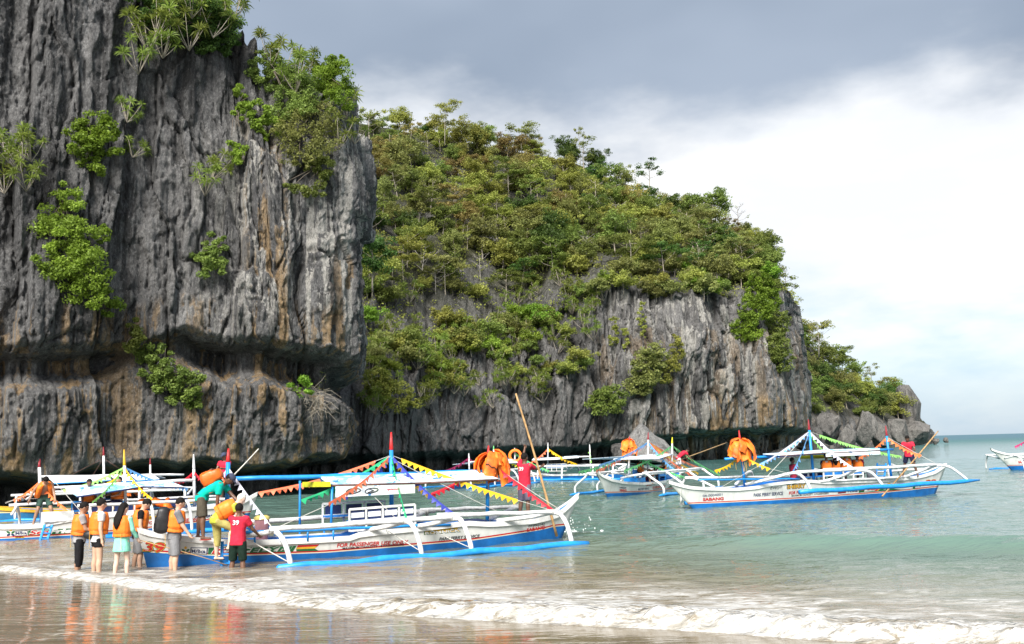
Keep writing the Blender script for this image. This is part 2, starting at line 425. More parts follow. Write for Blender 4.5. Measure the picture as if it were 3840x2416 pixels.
# ------------------------------------------------------------------ wooded limestone hill behind, and the far headland
def terrain_fan(name, label, NC, NR, pxs, rows, jit, mat, wfun):
    """columns of constant bearing; rows = control tables of (depth, height) per bearing"""
    pc = np.linspace(pxs[0], pxs[-1], NC)
    ctrl = []
    for r in rows:                                                   # r: (t, [Y at pxs], [z at pxs])
        ctrl.append((r[0], np.interp(pc, pxs, r[1]), np.interp(pc, pxs, r[2])))
    ts = np.array([c[0] for c in ctrl]); t = np.linspace(0, ts[-1], NR)
    Y = np.zeros((NR, NC)); Z = np.zeros((NR, NC))
    for k in range(NC):
        Y[:, k] = np.interp(t, ts, [c[1][k] for c in ctrl]); Z[:, k] = np.interp(t, ts, [c[2][k] for c in ctrl])
    tt = np.broadcast_to(t[:, None], Y.shape); PX = np.broadcast_to(pc[None, :], Y.shape)
    slope = (PX - CX) / FOC
    X = slope * Y
    X, Y, Z, att = jit(X, Y, Z, tt, PX, slope)
    V = np.stack([X, Y, Z], -1).reshape(-1, 3)
    ob = mesh_np(name, V, grid_faces(NR, NC), mat, smooth=False, attrs=att)
    tag(ob, label, kind='structure')
    return X, Y, Z, tt, PX
HPX = [950, 1400, 1600, 1900, 2150, 2300, 2500, 2700, 2850, 2940, 2985, 3010]
def zcol(pys, Ys): return [at(p, y, Y).z for p, y, Y in zip(HPX, pys, Ys)]
Y0 = [80, 86, 95, 106, 113, 116, 117, 118, 121, 127, 140, 160]
Y1 = [a + b for a, b in zip(Y0, [2, 2, 3, 3, 2.5, 1.5, 1, .5, .5, .5, 1, 2])]
Y2 = [a + b for a, b in zip(Y0, [12, 13, 13, 11, 7, 3.5, 3, 2.5, 2.5, 2.5, 3, 3])]
Y3 = [a + b for a, b in zip(Y0, [62, 62, 60, 56, 54, 52, 48, 40, 30, 18, 8, 6])]
Y4 = [y + 60 for y in Y3]
Z1 = zcol([1500, 1490, 1470, 1440, 1420, 1350, 1330, 1330, 1330, 1330, 1340, 1400], Y1)
Z2 = zcol([1270, 1260, 1250, 1230, 1120, 1085, 1100, 1110, 1100, 1090, 1120, 1200], Y2)
Z3 = zcol([440, 465, 512, 548, 612, 664, 778, 850, 948, 1050, 1110, 1190], Y3)
Z4 = [z - 25 for z in Z3]
def hill_jit(X, Y, Z, t, PX, sl):
    S = X; rock = sstep(2.35, 1.9, t)
    cliffy = sstep(2120, 2280, PX)                                    # sheer wall to the right, spiky karren to the left
    lip = 2.6 + 1.4 * (fbm(S * .10, 2, 0, 3, 5) - .5) - .6 * (1 - cliffy)
    lip = np.where(PX > 2560, lip + .8, lip)
    notch = sstep(lip + .3, lip - .9, Z) * (t < 1.6)
    d = -notch * 5.5
    d = d + rock * (4.0 * (fbm(S * .09, Z * .05, 1, 3, 15) - .5))
    wu = S + 2.0 * (fbm(S * .22, Z * .1, 1, 3, 43) - .5) * 2; wz = Z + 3.5 * (fbm(S * .2, Z * .2, 6, 3, 44) - .5) * 2
    c1, e1 = worley(wu * .17, wz * .028, 5); d = d + rock * (2.6 * (c1 - .5) - .9 * np.exp(-e1 / .02))
    c2, e2 = worley(wu * .5, wz * .085, 6); d = d + rock * (1.5 * (c2 - .5) - .4 * np.exp(-e2 / .05))
    c3, e3 = worley(wu * 1.2, wz * .28, 7); c4, e4 = worley(wu * 2.6, wz * .7, 8); d = d + rock * (.75 * (c3 - .5) - .2 * np.exp(-e3 / .08) + .40 * (c4 - .5))
    col = ridged(S * .40 + .7 * fbm(S * .3, Z * .15, 0, 2, 16), Z * .05, 1, 3, 17)
    d = d + rock * (1.2 + 1.2 * (1 - cliffy)) * (col - .55)
    col2 = ridged(S * 1.05 + .7 * fbm(S * .5, Z * .3, 0, 2, 26), Z * .10, 1, 3, 27)
    d = d + rock * .95 * (col2 - .5)
    d = d + rock * 1.3 * (fbm(S * .5, Z * .35, 5, 4, 28) - .5)
    # right corner bulges above its foot
    d = d + 1.5 * cliffy * np.sin(np.clip(Z / 22, 0, 1) * math.pi) * (t < 2.0)
    spike = (1 - cliffy) * sstep(.9, 1.3, t) * sstep(2.5, 1.9, t)
    Z2_ = Z + spike * 3.4 * (ridged(S * .55, t * 5, 0, 3, 37) - .6) + sstep(1.9, 2.3, t) * 3.0 * (fbm(S * .08, Y * .08, 0, 4, 38) - .5)
    Z2_ = Z2_ + (t > 1.85) * (t < 2.15) * 1.6 * (ridged(S * .5, 0, 0, 2, 39) - .5) * cliffy
    Y2_ = Y - d; X2_ = sl * Y + d * .05
    w = 1.1 * sstep(2500, 2620, PX) * (t < 1.95) + .4 * sstep(2200, 2300, PX) * (t < 1.9) + .12
    o = .75 * sstep(2560, 2640, PX) * sstep(9, 4, Z) * (t < 1.2) + .25 * cliffy * (t < 1.4)
    return X2_, Y2_, Z2_, {'soil': sstep(1.9, 2.3, t).ravel(), 'white': w.ravel(), 'ochre': o.ravel()}
HILL = terrain_fan('hill', 'grey limestone hill with a sheer sea cliff behind the boats', 620, 330, HPX,
                   [(0, Y0, [-1] * 12), (1, Y1, Z1), (2, Y2, Z2), (3, Y3, Z3), (3.4, Y4, Z4)], hill_jit, M_karst, None)

KPX = [2900, 2980, 3040, 3120, 3200, 3280, 3360, 3420, 3450, 3475]
K0 = [185, 190, 195, 203, 212, 222, 236, 250, 262, 285]
K1 = [y + 6 for y in K0]; K2 = [y + 30 for y in K0]; K3 = [y + 70 for y in K0]
def zk(pys, Ys): return [at(p, y, Y).z for p, y, Y in zip(KPX, pys, Ys)]
W1 = zk([1550, 1560, 1570, 1570, 1575, 1585, 1590, 1595, 1600, 1625], K1)
W2 = zk([1150, 1215, 1290, 1370, 1420, 1470, 1510, 1550, 1590, 1628], K2)
def head_jit(X, Y, Z, t, PX, sl):
    rock = sstep(1.5, .9, t)
    d = rock * (4.5 * (ridged(X * .16, Z * .10, 0, 3, 7) - .5) + 2.0 * (fbm(X * .4, Z * .4, 0, 4, 8) - .5))
    Z = Z + sstep(.8, 1.2, t) * 3 * (fbm(X * .1, Y * .1, 0, 3, 9) - .5)
    z0 = np.zeros_like(Z)
    return sl * Y, Y - d, Z, {'soil': sstep(.9, 1.3, t).ravel(), 'white': (z0 + .1).ravel(), 'ochre': (z0 + .2 * rock).ravel()}
HEAD = terrain_fan('headland', 'low far headland running out to sea behind the wooded hill', 260, 110, KPX,
                   [(0, K0, [-1] * 10), (1, K1, W1), (2, K2, W2), (2.6, K3, [w - 12 for w in W2])], head_jit, M_karst, None)

# ------------------------------------------------------------------ sea, wet beach
FRONT_PX = [(-900, 2060), (-300, 2100), (0, 2128), (300, 2160), (600, 2200), (900, 2235), (1200, 2262), (1600, 2290), (1920, 2315), (2400, 2338), (2900, 2362), (3400, 2392), (3840, 2410), (4400, 2440), (5200, 2470)]
_fr = np.array([ground(a, b)[:2] for a, b in FRONT_PX])
def front_y(x):
    y = np.interp(x, _fr[:, 0], _fr[:, 1])
    return y + .35 * (fbm(x * .55, 4, 0, 3, 91) - .5) + .10 * (fbm(x * 2.2, 4, 0, 3, 92) - .5)
def swell(x, y):
    """long low swell line coming in on the right"""
    p0 = ground(1950, 2040); p1 = ground(3840, 2075)
    yc = np.interp(x, [p0.x - 4, p0.x, p1.x, p1.x + 20], [p0.y + .4, p0.y, p1.y, p1.y - 1]) + .5 * (fbm(x * .15, 0, 0, 2, 3) - .5)
    a = .34 * sstep(-.5, 7, x)
    u = (y - yc); return a * np.where(u < 0, np.exp(-(u / .85) ** 2), np.exp(-(u / 2.2) ** 2))
def sea_height(x, y):
    s = y - front_y(x)
    h = swell(x, y)
    h = h + .07 * (fbm(x * .16 + 3, y * .28, 0, 2, 31) - .5) * sstep(1, 9, s)
    h = h + .085 * (fbm(x * .55, y * 1.25 + .3 * np.sin(x * .2), 0, 3, 32) - .5) * sstep(.4, 6, s)
    h = h + .055 * (ridged(x * 1.1, y * 2.6, 0, 3, 33) - .5) * sstep(.6, 5, s) * sstep(110, 40, y)
    h = h + .16 * (fbm(x * .35, y * .6, 5, 3, 35) - .5) * sstep(22, 45, y)
    # broken surf ridge along the front and the tumbled water behind it
    right = sstep(-9, 3, x)
    amp = (.05 + .09 * right) * (.35 + 1.2 * fbm(x * .6, 1, 0, 3, 8))
    h = h + amp * np.where(s < 0, sstep(-.22, .06, s), np.exp(-(s / (.40 + .45 * right)) ** 2 * .6))
    h = h + .17 * (fbm(x * 3.2, y * 3.6, 0, 4, 36, .62) - .45) * sstep(-.2, .0, s) * sstep(1.3, .25, s) * (.4 + .6 * right)
    h = h + .035 * (ridged(x * 1.4, y * 2.2, 2, 3, 37) - .5) * sstep(0, .4, s) * sstep(4.5, 1.2, s)
    h = h - .10 * sstep(-.15, -.5, s)
    return h
def sea():
    ys = [8.5]
    while ys[-1] < 100: ys.append(ys[-1] * 1.0047)
    while ys[-1] < 9000: ys.append(ys[-1] * 1.06)
    ys = np.array(ys); NC = 560
    k = np.linspace(-.80, .80, NC)
    X = k[None, :] * ys[:, None]; X = np.where(ys[:, None] > 100, X * 2.2 + 0, X) if False else X
    Y = np.broadcast_to(ys[:, None], X.shape)
    H = sea_height(X, Y) * np.where(Y > 120, np.exp(-(Y - 120) / 200), 1)
    s = Y - front_y(X)
    # a wider apron so that the sea does not end beside the view
    ob = mesh_np('sea', np.stack([X, Y, H], -1).reshape(-1, 3), grid_faces(len(ys), NC), M_sea, attrs={'shore': s.ravel(), 'lift': swell(X, Y).ravel()})
    tag(ob, 'green sea turning sandy brown in the shallows', kind='structure')
def sea_material():
    n = NT('sea_water'); s = n.attr('shore'); lift = n.attr('lift')
    wob = n.noise(n.map((.14, .3, 1)), 1, 4, .6)
    xyz = n.sep(n.geo.outputs['Position'])
    dist = n.math('ADD', s, n.math('ADD', n.math('MULTIPLY', n.math('SUBTRACT', wob, .5), 7), n.math('MULTIPLY', n.math('MAXIMUM', xyz[0], -8.0), .38)))
    c = n.mix(n.step(dist, 2.5, 9), (.200, .163, .110), (.145, .165, .122))
    c = n.mix(n.step(dist, 7, 16), c, (.095, .165, .140))
    c = n.mix(n.step(dist, 25, 75), c, (.058, .145, .138))
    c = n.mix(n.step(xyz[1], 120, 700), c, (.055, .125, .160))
    c = n.mix(n.math('MULTIPLY', n.step(lift, .04, .3), .6), c, (.11, .19, .155))
    # foam: lacy streaks behind the front and froth on it
    v = n.map((1, 2.3, 1)); 
    warp = n.noise(n.map((.9, 2.0, 1)), 1, 3, .5)
    lace1 = n.math('ABSOLUTE', n.math('SUBTRACT', n.noise(n.map((.75, 2.1, 1), (2, 5, 0)), 1, 7, .62, 1.1), .5))
    lace2 = n.math('ABSOLUTE', n.math('SUBTRACT', n.noise(n.map((1.9, 4.6, 1), (8, 1, 0)), 1, 6, .62, .8), .5))
    patch = n.noise(n.map((.28, .75, 1), (1, 1, 3)), 1, 4, .6, .4)
    lace = n.math('ADD', n.step(lace1, .12, .02), n.math('MULTIPLY', n.step(lace2, .09, .015), .8))
    reach = n.step(n.math('ADD', s, n.math('MULTIPLY', n.math('MAXIMUM', xyz[0], -6.0), -.10)), 4.6, 1.0)
    far = n.math('MULTIPLY', n.step(patch, .38, .54), reach)
    f1 = n.math('MULTIPLY', n.math('MULTIPLY', lace, far), .8)
    froth = n.noise(n.map((2.6, 4.6, 3)), 1, 7, .78, .9)
    fr = n.step(n.math('ADD', froth, n.step(s, .75, -.05, -.42, .06)), .43, .60)
    fr = n.math('MULTIPLY', fr, n.step(s, -.40, -.15))
    foam = n.math('MAXIMUM', f1, fr, True)
    # a few far whitecaps and light glints painted in foam colour on the right
    wc_glint = n.math('MULTIPLY', n.step(n.noise(n.map((.25, 1.5, 1), (7, 7, 7)), 1, 5, .65), .665, .73), n.math('MULTIPLY', n.step(xyz[1], 16, 24), n.step(xyz[0], -2, 8)))
    foam = n.math('MAXIMUM', foam, n.math('MULTIPLY', wc_glint, .55), True)
    c = n.mix(foam, c, n.mix(n.step(froth, .35, .65), (.30, .285, .25), (.60, .595, .58)))
    n.set(Base_Color=c, Roughness=n.math('ADD', n.math('MULTIPLY', foam, .6), .07)); n.p.inputs['IOR'].default_value = 1.33; n.put(n.p.inputs['Specular IOR Level'], n.step(xyz[1], 45, 260, .5, .10))
    r1 = n.noise(n.map((1.1, 2.6, 1)), 1, 4, .55, .5); r2 = n.noise(n.map((4.2, 9.0, 1), (4, 4, 4)), 1, 3, .5, .4)
    h = n.math('ADD', n.math('MULTIPLY', r1, 1.0), n.math('ADD', n.math('MULTIPLY', r2, .22), n.math('MULTIPLY', n.step(s, 1.6, .1), n.math('MULTIPLY', r2, 1.2))))
    n.bump(h, .75, .12)
    # far out the faces of countless small waves tilt to the viewer, so the sea mirrors less of the low sky
    df = n.N.new('ShaderNodeBsdfDiffuse'); n.L.new(c, df.inputs[0]); ms = n.N.new('ShaderNodeMixShader')
    n.L.new(n.step(xyz[1], 70, 380, 0, .8), ms.inputs[0]); n.L.new(n.p.outputs[0], ms.inputs[1]); n.L.new(df.outputs[0], ms.inputs[2]); n.L.new(ms.outputs[0], n.out.inputs[0])
    return n.m
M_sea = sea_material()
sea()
def beach():
    xs = np.linspace(-30, 30, 240); ys = np.concatenate([np.linspace(-14, 7, 40), np.linspace(7.2, 34, 330)])
    X, Y = np.meshgrid(xs, ys); s = Y - np.interp(X, _fr[:, 0], _fr[:, 1])
    Z = np.where(s < 0, -.004 * np.clip(-s, 0, 6) * -1 * 4 + .055 * np.maximum(0, -s - 5), -.05 * s - .0)
    Z = Z - .035 + .012 * (fbm(X * .35, Y * .8, 0, 3, 12) - .5)
    n = NT('wet_sand'); P = n.geo.outputs['Position']
    st = n.noise(n.map((.35, 1.6, 1)), 1, 5, .6, .5); fine = n.noise(n.map((40, 40, 40)), 1, 2, .5)
    c = n.mix(n.step(st, .35, .65), (.140, .110, .072), (.20, .162, .110))
    c = n.mix(n.math('MULTIPLY', n.step(fine, .55, .75), .3), c, (.10, .08, .05))
    # thin lines of spent foam
    ln = n.math('ABSOLUTE', n.math('SUBTRACT', n.noise(n.map((.28, .85, 1), (3, 9, 1)), 1, 4, .55, .3), .5))
    brk = n.step(n.noise(n.map((1.2, 2.0, 1)), 1, 4, .6), .48, .62)
    lm = n.math('MULTIPLY', n.step(ln, .010, .002), brk)
    c = n.mix(n.math('MULTIPLY', lm, .55), c, (.7, .66, .58))
    wet = n.sep(P)[2]
    n.set(Base_Color=c, Roughness=n.step(wet, .10, .45, .055, .6)); n.p.inputs['IOR'].default_value = 1.36
    h = n.math('ADD', n.math('MULTIPLY', n.noise(n.map((.9, 3.4, 1)), 1, 4, .55, .6), 1.0), n.math('MULTIPLY', n.noise(n.map((3.5, 10, 1)), 1, 3, .5), .18))
    n.bump(h, .24, .05)
    ob = mesh_np('beach', np.stack([X, Y, Z], -1).reshape(-1, 3), grid_faces(len(ys), len(xs)), n.m)
    tag(ob, 'wet brown sand glazed by a thin sheet of water', kind='structure')
beach()
# ------------------------------------------------------------------ vegetation
rng = np.random.default_rng(7); random.seed(7)
def leaf_material(name, lo, hi, trans=.45):
    n = NT(name); a = n.attr('tone')
    oi = n.N.new('ShaderNodeObjectInfo')
    c = n.mix(a, lo, hi)
    hsv = n.N.new('ShaderNodeHueSaturation'); n.L.new(c, hsv.inputs['Color'])
    n.L.new(n.step(oi.outputs['Random'], 0, 1, .488, .518), hsv.inputs['Hue']); n.L.new(n.step(oi.outputs['Random'], 0, 1, .8, 1.2), hsv.inputs['Value'])
    n.set(Base_Color=hsv.outputs[0], Roughness=.55); n.p.inputs['Specular IOR Level'].default_value = .3
    tr = n.N.new('ShaderNodeBsdfTranslucent'); n.L.new(hsv.outputs[0], tr.inputs[0])
    ms = n.N.new('ShaderNodeMixShader'); ms.inputs[0].default_value = trans
    n.L.new(n.p.outputs[0], ms.inputs[1]); n.L.new(tr.outputs[0], ms.inputs[2]); n.L.new(ms.outputs[0], n.out.inputs[0])
    return n.m
ML = {'green': leaf_material('leaf_green', (.090, .130, .028), (.265, .320, .070)),
      'bright': leaf_material('leaf_bright', (.090, .165, .015), (.270, .400, .045)),
      'yellow': leaf_material('leaf_yellow', (.175, .195, .036), (.430, .440, .100)),
      'olive': leaf_material('leaf_olive', (.130, .150, .042), (.340, .355, .105)),
      'rust': leaf_material('leaf_rust', (.160, .130, .040), (.360, .290, .095)),
      'dark': leaf_material('leaf_dark', (.035, .075, .016), (.120, .195, .040)),
      'fresh': leaf_material('leaf_fresh', (.110, .155, .018), (.320, .410, .055)),
      'spiky': leaf_material('leaf_spiky', (.085, .125, .020), (.270, .330, .060))}
M_bark = paint('pale_bark', (.36, .315, .25), .9, .25, 5)
M_barkd = paint('brown_bark', (.13, .105, .08), .9, .25, 5)
M_twig = paint('grey_twig', (.30, .275, .245), .9, .2, 5)

def leaves(centres, radii, per, size, seed, flat=.6, tone=None, droop=0.0):
    """centres (n,3), radii (n,3): leaf-shaped quads through each clump"""
    g = np.random.default_rng(seed); n = len(centres); N = n * per
    c = np.repeat(centres, per, 0); r = np.repeat(radii, per, 0)
    d = g.normal(size=(N, 3)); d /= np.linalg.norm(d, axis=1)[:, None]
    p = c + d * r * (g.random((N, 1)) ** .45)
    out = d * r / np.maximum(np.linalg.norm(r, axis=1)[:, None], 1e-6)
    nrm = out * .8 + g.normal(size=(N, 3)) * .55; nrm[:, 2] += flat
    nrm /= np.linalg.norm(nrm, axis=1)[:, None]
    ax = g.normal(size=(N, 3)); ax[:, 2] -= droop; ax -= nrm * np.sum(ax * nrm, 1)[:, None]; ax /= np.linalg.norm(ax, axis=1)[:, None]
    sd = np.cross(nrm, ax); s = size * (.6 + .8 * g.random((N, 1)))
    V = np.stack([p - ax * s * .5, p + sd * s * .30 + ax * s * .05, p + ax * s * .55 - nrm * s * .12, p - sd * s * .30 + ax * s * .05], 1).reshape(-1, 3)
    F = np.arange(N * 4).reshape(N, 4)
    t = np.repeat(g.random(n) if tone is None else tone, per)
    t = np.clip(.15 + .6 * t + .25 * g.random(N), 0, 1)
    return V, F, np.repeat(t, 4)
def leaf_mesh(name, V, F, T, mat):
    o = mesh_np(None, V, F, mat, smooth=False, attrs={'tone': T}); o.name = name; return o
def grow(base, top, spread, nb, r0, seed, tips=None, lean=(0, 0)):
    """trunk with limbs; returns MB and limb ends"""
    g = random.Random(seed); m = MB(); b = Vector(base); h = (Vector(top) - b)
    pts = [b + h * t + Vector((math.sin(t * 5 + seed) * .12, math.cos(t * 4 + seed) * .12, 0)) * h.length * .25 * t for t in (0, .25, .5, .75, 1)]
    m.tube(pts, [r0, r0 * .8, r0 * .65, r0 * .5, r0 * .3], 6); ends = [pts[-1]]
    for k in range(nb):
        t = .42 + .55 * (k + .5) / nb; i = min(3, int(t * 4)); p = pts[i].lerp(pts[i + 1], t * 4 - i)
        a = k * 2.4 + g.random(); L = spread * (.6 + .5 * g.random())
        e = p + Vector((math.cos(a) * L, math.sin(a) * L, L * (.25 + .6 * g.random())))
        mid = p.lerp(e, .5) + Vector((0, 0, -.08 * L)) + Vector((g.uniform(-.1, .1), g.uniform(-.1, .1), 0)) * L
        m.tube([p, mid, e], [r0 * .4, r0 * .26, r0 * .12], 5); ends.append(e)
        for q in range(2):
            a2 = a + (q - .5) * 1.5; e2 = mid.lerp(e, .4) + Vector((math.cos(a2), math.sin(a2), .5)) * L * .45
            m.tube([mid.lerp(e, .4), e2], [r0 * .2, r0 * .07], 4); ends.append(e2)
    return m, ends
PROTO = {}
def make_proto(kind, var):
    g = np.random.default_rng(hash((kind, var)) % 1000 if False else {'dome': 10, 'tier': 20, 'bush': 30, 'thin': 40, 'bare': 50}[kind] + var)
    if kind == 'dome':
        m, ends = grow((0, 0, -.8), (.2, 0, 3.4), 1.5, 7, .11, 3 + var)
        E = np.array([tuple(e) for e in ends]); c = np.concatenate([E, E + g.normal(size=E.shape) * .5, g.normal(size=(14, 3)) * (1.2, 1.2, .5) + (0, 0, 4.0)])
        V = leaves(c, np.tile((.75, .75, .5), (len(c), 1)) * (.6 + .7 * g.random((len(c), 1))), 64, .25, 5 + var)
    elif kind == 'tier':
        m, ends = grow((0, 0, -.8), (.3, .1, 4.6), 1.9, 6, .09, 13 + var)
        E = np.array([tuple(e) for e in ends]); c = np.concatenate([E, E + g.normal(size=E.shape) * (.6, .6, .12)])
        V = leaves(c, np.tile((.85, .85, .32), (len(c), 1)) * (.6 + .7 * g.random((len(c), 1))), 60, .24, 15 + var, flat=1.2)
    elif kind == 'bush':
        m, ends = grow((0, 0, -.5), (.1, 0, 1.4), 1.1, 6, .06, 23 + var)
        E = np.array([tuple(e) for e in ends]); c = np.concatenate([E, g.normal(size=(16, 3)) * (.95, .95, .45) + (0, 0, 1.3)])
        V = leaves(c, np.tile((.6, .6, .45), (len(c), 1)) * (.6 + .7 * g.random((len(c), 1))), 60, .24, 25 + var)
    elif kind == 'thin':
        m, ends = grow((0, 0, -.8), (-.3, .2, 4.4), 1.7, 8, .09, 33 + var)
        E = np.array([tuple(e) for e in ends]); c = E
        V = leaves(c, np.tile((.6, .6, .35), (len(c), 1)) * (.5 + .8 * g.random((len(c), 1))), 46, .23, 35 + var, flat=1.0)
    else:
        m, ends = grow((0, 0, -.8), (.3, .1, 4.2), 1.9, 11, .10, 43 + var)
        E = np.array([tuple(e) for e in ends]); c = E[:6]
        V = leaves(c, np.tile((.35, .35, .2), (6, 1)), 8, .2, 45 + var)
    return m.me('trunk', M_twig if kind == 'bare' else M_bark, True), leaf_mesh('crown', *V, ML['green'])
for kind in ('dome', 'tier', 'bush', 'thin', 'bare'):
    for v in range(3 if kind in ('dome', 'tier') else 2): PROTO[kind, v] = make_proto(kind, v)
def put_tree(kind, loc, scale, col, label, group=None, name='hill_tree', rz=None, sz=1.0, cat='tree'):
    v = random.randrange(3 if kind in ('dome', 'tier') else 2); tm, cm = PROTO[kind, v]
    e = empty(name, loc); e.rotation_euler = (random.uniform(-.08, .08), random.uniform(-.08, .08), random.uniform(0, 6.28) if rz is None else rz)
    e.scale = (scale, scale, scale * sz)
    tag(e, label, cat, group)
    link('trunk' if cat == 'tree' else 'stem', tm, e)
    c = link('crown' if cat == 'tree' else 'foliage', cm, e); c.material_slots[0].link = 'OBJECT'; c.material_slots[0].material = ML[col]
    return e
# rosette shrubs (long blades in stars at the ends of pale stems)
def make_rosette(var):
    g = random.Random(70 + var); m = MB(); V = []; T = []
    for k in range(7 + 2 * var):
        a = g.uniform(0, 6.28); L = g.uniform(.7, 1.7); el = g.uniform(.5, 1.2)
        d = Vector((math.cos(a) * math.cos(el), math.sin(a) * math.cos(el), math.sin(el)))
        p1 = d * L * .5 + Vector((0, 0, -.12)); p2 = d * L + Vector((0, 0, .15 * L))
        m.tube([(0, 0, -.3), p1, p2], [.026, .02, .014], 5)
        tn = g.random()
        for q in range(34):
            dd = Vector((g.gauss(0, 1), g.gauss(0, 1), g.gauss(.45, .7))).normalized(); Lb = g.uniform(.38, .62)
            s = dd.cross(Vector((g.gauss(0, 1), g.gauss(0, 1), g.gauss(0, 1)))).normalized() * .035
            tip = p2 + dd * Lb + Vector((0, 0, -.10)); md = p2 + dd * Lb * .55 + Vector((0, 0, .03))
            V += [p2 - s * .6, md - s, tip, md + s]; T += [min(1, .2 + .5 * tn + .3 * g.random())] * 4
    n = len(V) // 4
    return m.me('stem', M_bark, True), leaf_mesh('foliage', np.array([tuple(v) for v in V]), np.arange(n * 4).reshape(n, 4), np.array(T), ML['spiky'])
ROS = [make_rosette(0), make_rosette(1)]
def put_rosette(loc, s, label, group, rz=None, tilt=0.0):
    tm, cm = random.choice(ROS); e = empty('spiky_shrub', loc); e.scale = (s, s, s)
    e.rotation_euler = (tilt, 0, random.uniform(0, 6.28) if rz is None else rz)
    tag(e, label, 'shrub', group); link('stem', tm, e); link('foliage', cm, e); return e

# --- hill trees
hX, hY, hZ, hT, hPX = HILL
hIPX, hIPY = pxof(hX, hY, hZ)
def hill_point(t, px):
    r = np.abs(hT[:, 0] - t).argmin(); c = np.abs(hPX[0] - px).argmin()
    return Vector((hX[r, c], hY[r, c], hZ[r, c])), hIPY[r, c]
COLW = {'upper': ('green', 'olive', 'yellow', 'rust', 'dark', 'bright'), }
LBL = {'green': 'mid green', 'olive': 'olive green', 'yellow': 'yellow green', 'rust': 'reddish brown', 'dark': 'dark green', 'bright': 'bright green'}
KW = {'dome': 'round crowned', 'tier': 'flat tiered', 'bush': 'low bushy', 'thin': 'open crowned', 'bare': 'almost leafless'}
for row, t in enumerate(np.linspace(2.12, 3.03, 14)):
    ncol = 17
    for k in range(ncol):
        f = (t - 2) ; lo, hi = 1360, 2960 - 60 * f
        px = lo + (hi - lo) * (k + random.uniform(.05, .95)) / ncol
        p, py = hill_point(t + random.uniform(-.03, .03), px)
        ridge = t > 2.9
        patch = float(fbm(np.array(px * .004), np.array(t * 3.0), 0, 2, 77))
        u = random.random() + (patch - .5) * 1.2
        col = 'dark' if u < .08 else 'green' if u < .36 else 'olive' if u < .60 else 'yellow' if u < .95 else 'rust'
        if px > 2450 and col in ('yellow', 'rust') and random.random() < .5: col = 'olive'
        kind = random.choices(('dome', 'tier', 'bush', 'thin', 'bare'), (.48, .15, .15, .19, .03))[0]
        s = random.uniform(.75, 1.25) * (1.0 if not ridge else .85)
        place = 'on the ridge of the wooded hill' if ridge else ('on the upper slope of the wooded hill' if t > 2.5 else 'on the lower slope of the wooded hill')
        part = 'left' if px < 1900 else ('middle' if px < 2450 else 'right')
        lab = f"{'large' if s > 1.08 else 'medium' if s > .9 else 'small'} {LBL[col]} {KW[kind]} tree {place}, {part} third"
        put_tree(kind, p, s, col, lab, lab.replace(' tree ', ' trees '))
# named trees of the skyline
def sky_tree(kind, px, py_top, Y, h, col, label, sz=1.0, sc=None):
    top = at(px, py_top, Y); p = Vector((top.x, top.y, top.z - h)); nat = {'dome': 4.9, 'tier': 5.4, 'thin': 5.3, 'bare': 5.6, 'bush': 2.5}[kind]
    s = h / nat; put_tree(kind, p, s if sc is None else sc, col, label, sz=1.0 if sc is None else s / sc)
sky_tree('tier', 1665, 378, 147, 6.5, 'yellow', 'tall umbrella shaped yellow green tree standing alone above the ridge', sc=.85)
sky_tree('dome', 1728, 455, 152, 5.2, 'yellow', 'rounded yellow green tree filling the ridge right of the umbrella shaped tree')
sky_tree('dome', 1790, 470, 156, 5.0, 'olive', 'rounded olive tree on the ridge, second right of the umbrella shaped tree')
sky_tree('thin', 2172, 470, 163, 6.5, 'olive', 'slender tree with a tiny flat crown poking above the ridge against white cloud', sc=.6)
sky_tree('tier', 1950, 458, 160, 6.0, 'olive', 'wide flat crowned tree on the ridge behind the bare pole of the nearer boat')
sky_tree('thin', 2430, 590, 160, 6.0, 'dark', 'ragged dark tree on the right shoulder of the ridge, against white cloud')
sky_tree('dome', 2680, 710, 152, 6.5, 'green', 'big spreading tree leaning out over the right end of the ridge')
sky_tree('bare', 2760, 745, 150, 5.0, 'olive', 'bare twigged tree leaning seaward beside the big spreading ridge tree')
sky_tree('dome', 2860, 880, 138, 5.5, 'green', 'green tree at the edge above the right cliff corner')
sky_tree('thin', 2940, 1010, 133, 5.0, 'green', 'lowest tree hanging over the right cliff corner')
sky_tree('dome', 1395, 880, 84, 4.6, 'dark', 'dark green leafy tree just behind the edge of the near cliff')
# --- shrubs on the karst slope
g1 = 'spiky shrubs on the grey karst slope'
for k in range(115):
    px = random.uniform(1370, 2260); t = random.uniform(.75, 2.15) if px < 2050 else random.uniform(1.3, 2.15)
    p, py = hill_point(t, px)
    big_ = random.random() < .4
    put_rosette(p + Vector((0, -.7, .2)), random.uniform(1.1, 1.4) if big_ else random.uniform(.65, .95), f"{'big' if big_ else 'small'} spiky pale stemmed shrub on the {'upper' if t > 1.8 else 'middle' if t > 1.4 else 'lower'} karst slope, {'left' if px < 1600 else 'middle' if px < 1900 else 'right'} part", g1, tilt=random.uniform(.0, .5))
g2 = 'low bushes on the grey karst slope'
for k in range(62):
    px = random.uniform(1370, 2900); t = random.uniform(1.45, 2.2) if px < 2150 else random.uniform(1.85, 2.2); p, py = hill_point(t, px)
    bc = random.choice(('green', 'olive', 'yellow', 'bright'))
    put_tree('bush', p + Vector((0, -.6, 0)), random.uniform(.7, 1.15), bc, f"{LBL[bc]} low bush on the {'upper' if t > 1.9 else 'lower'} karst slope, {'left' if px < 1500 else 'inner left' if px < 1650 else 'middle' if px < 1850 else 'inner right' if px < 2100 else 'right' if px < 2400 else 'far right'} part", g2, 'karst_bush', cat='bush')
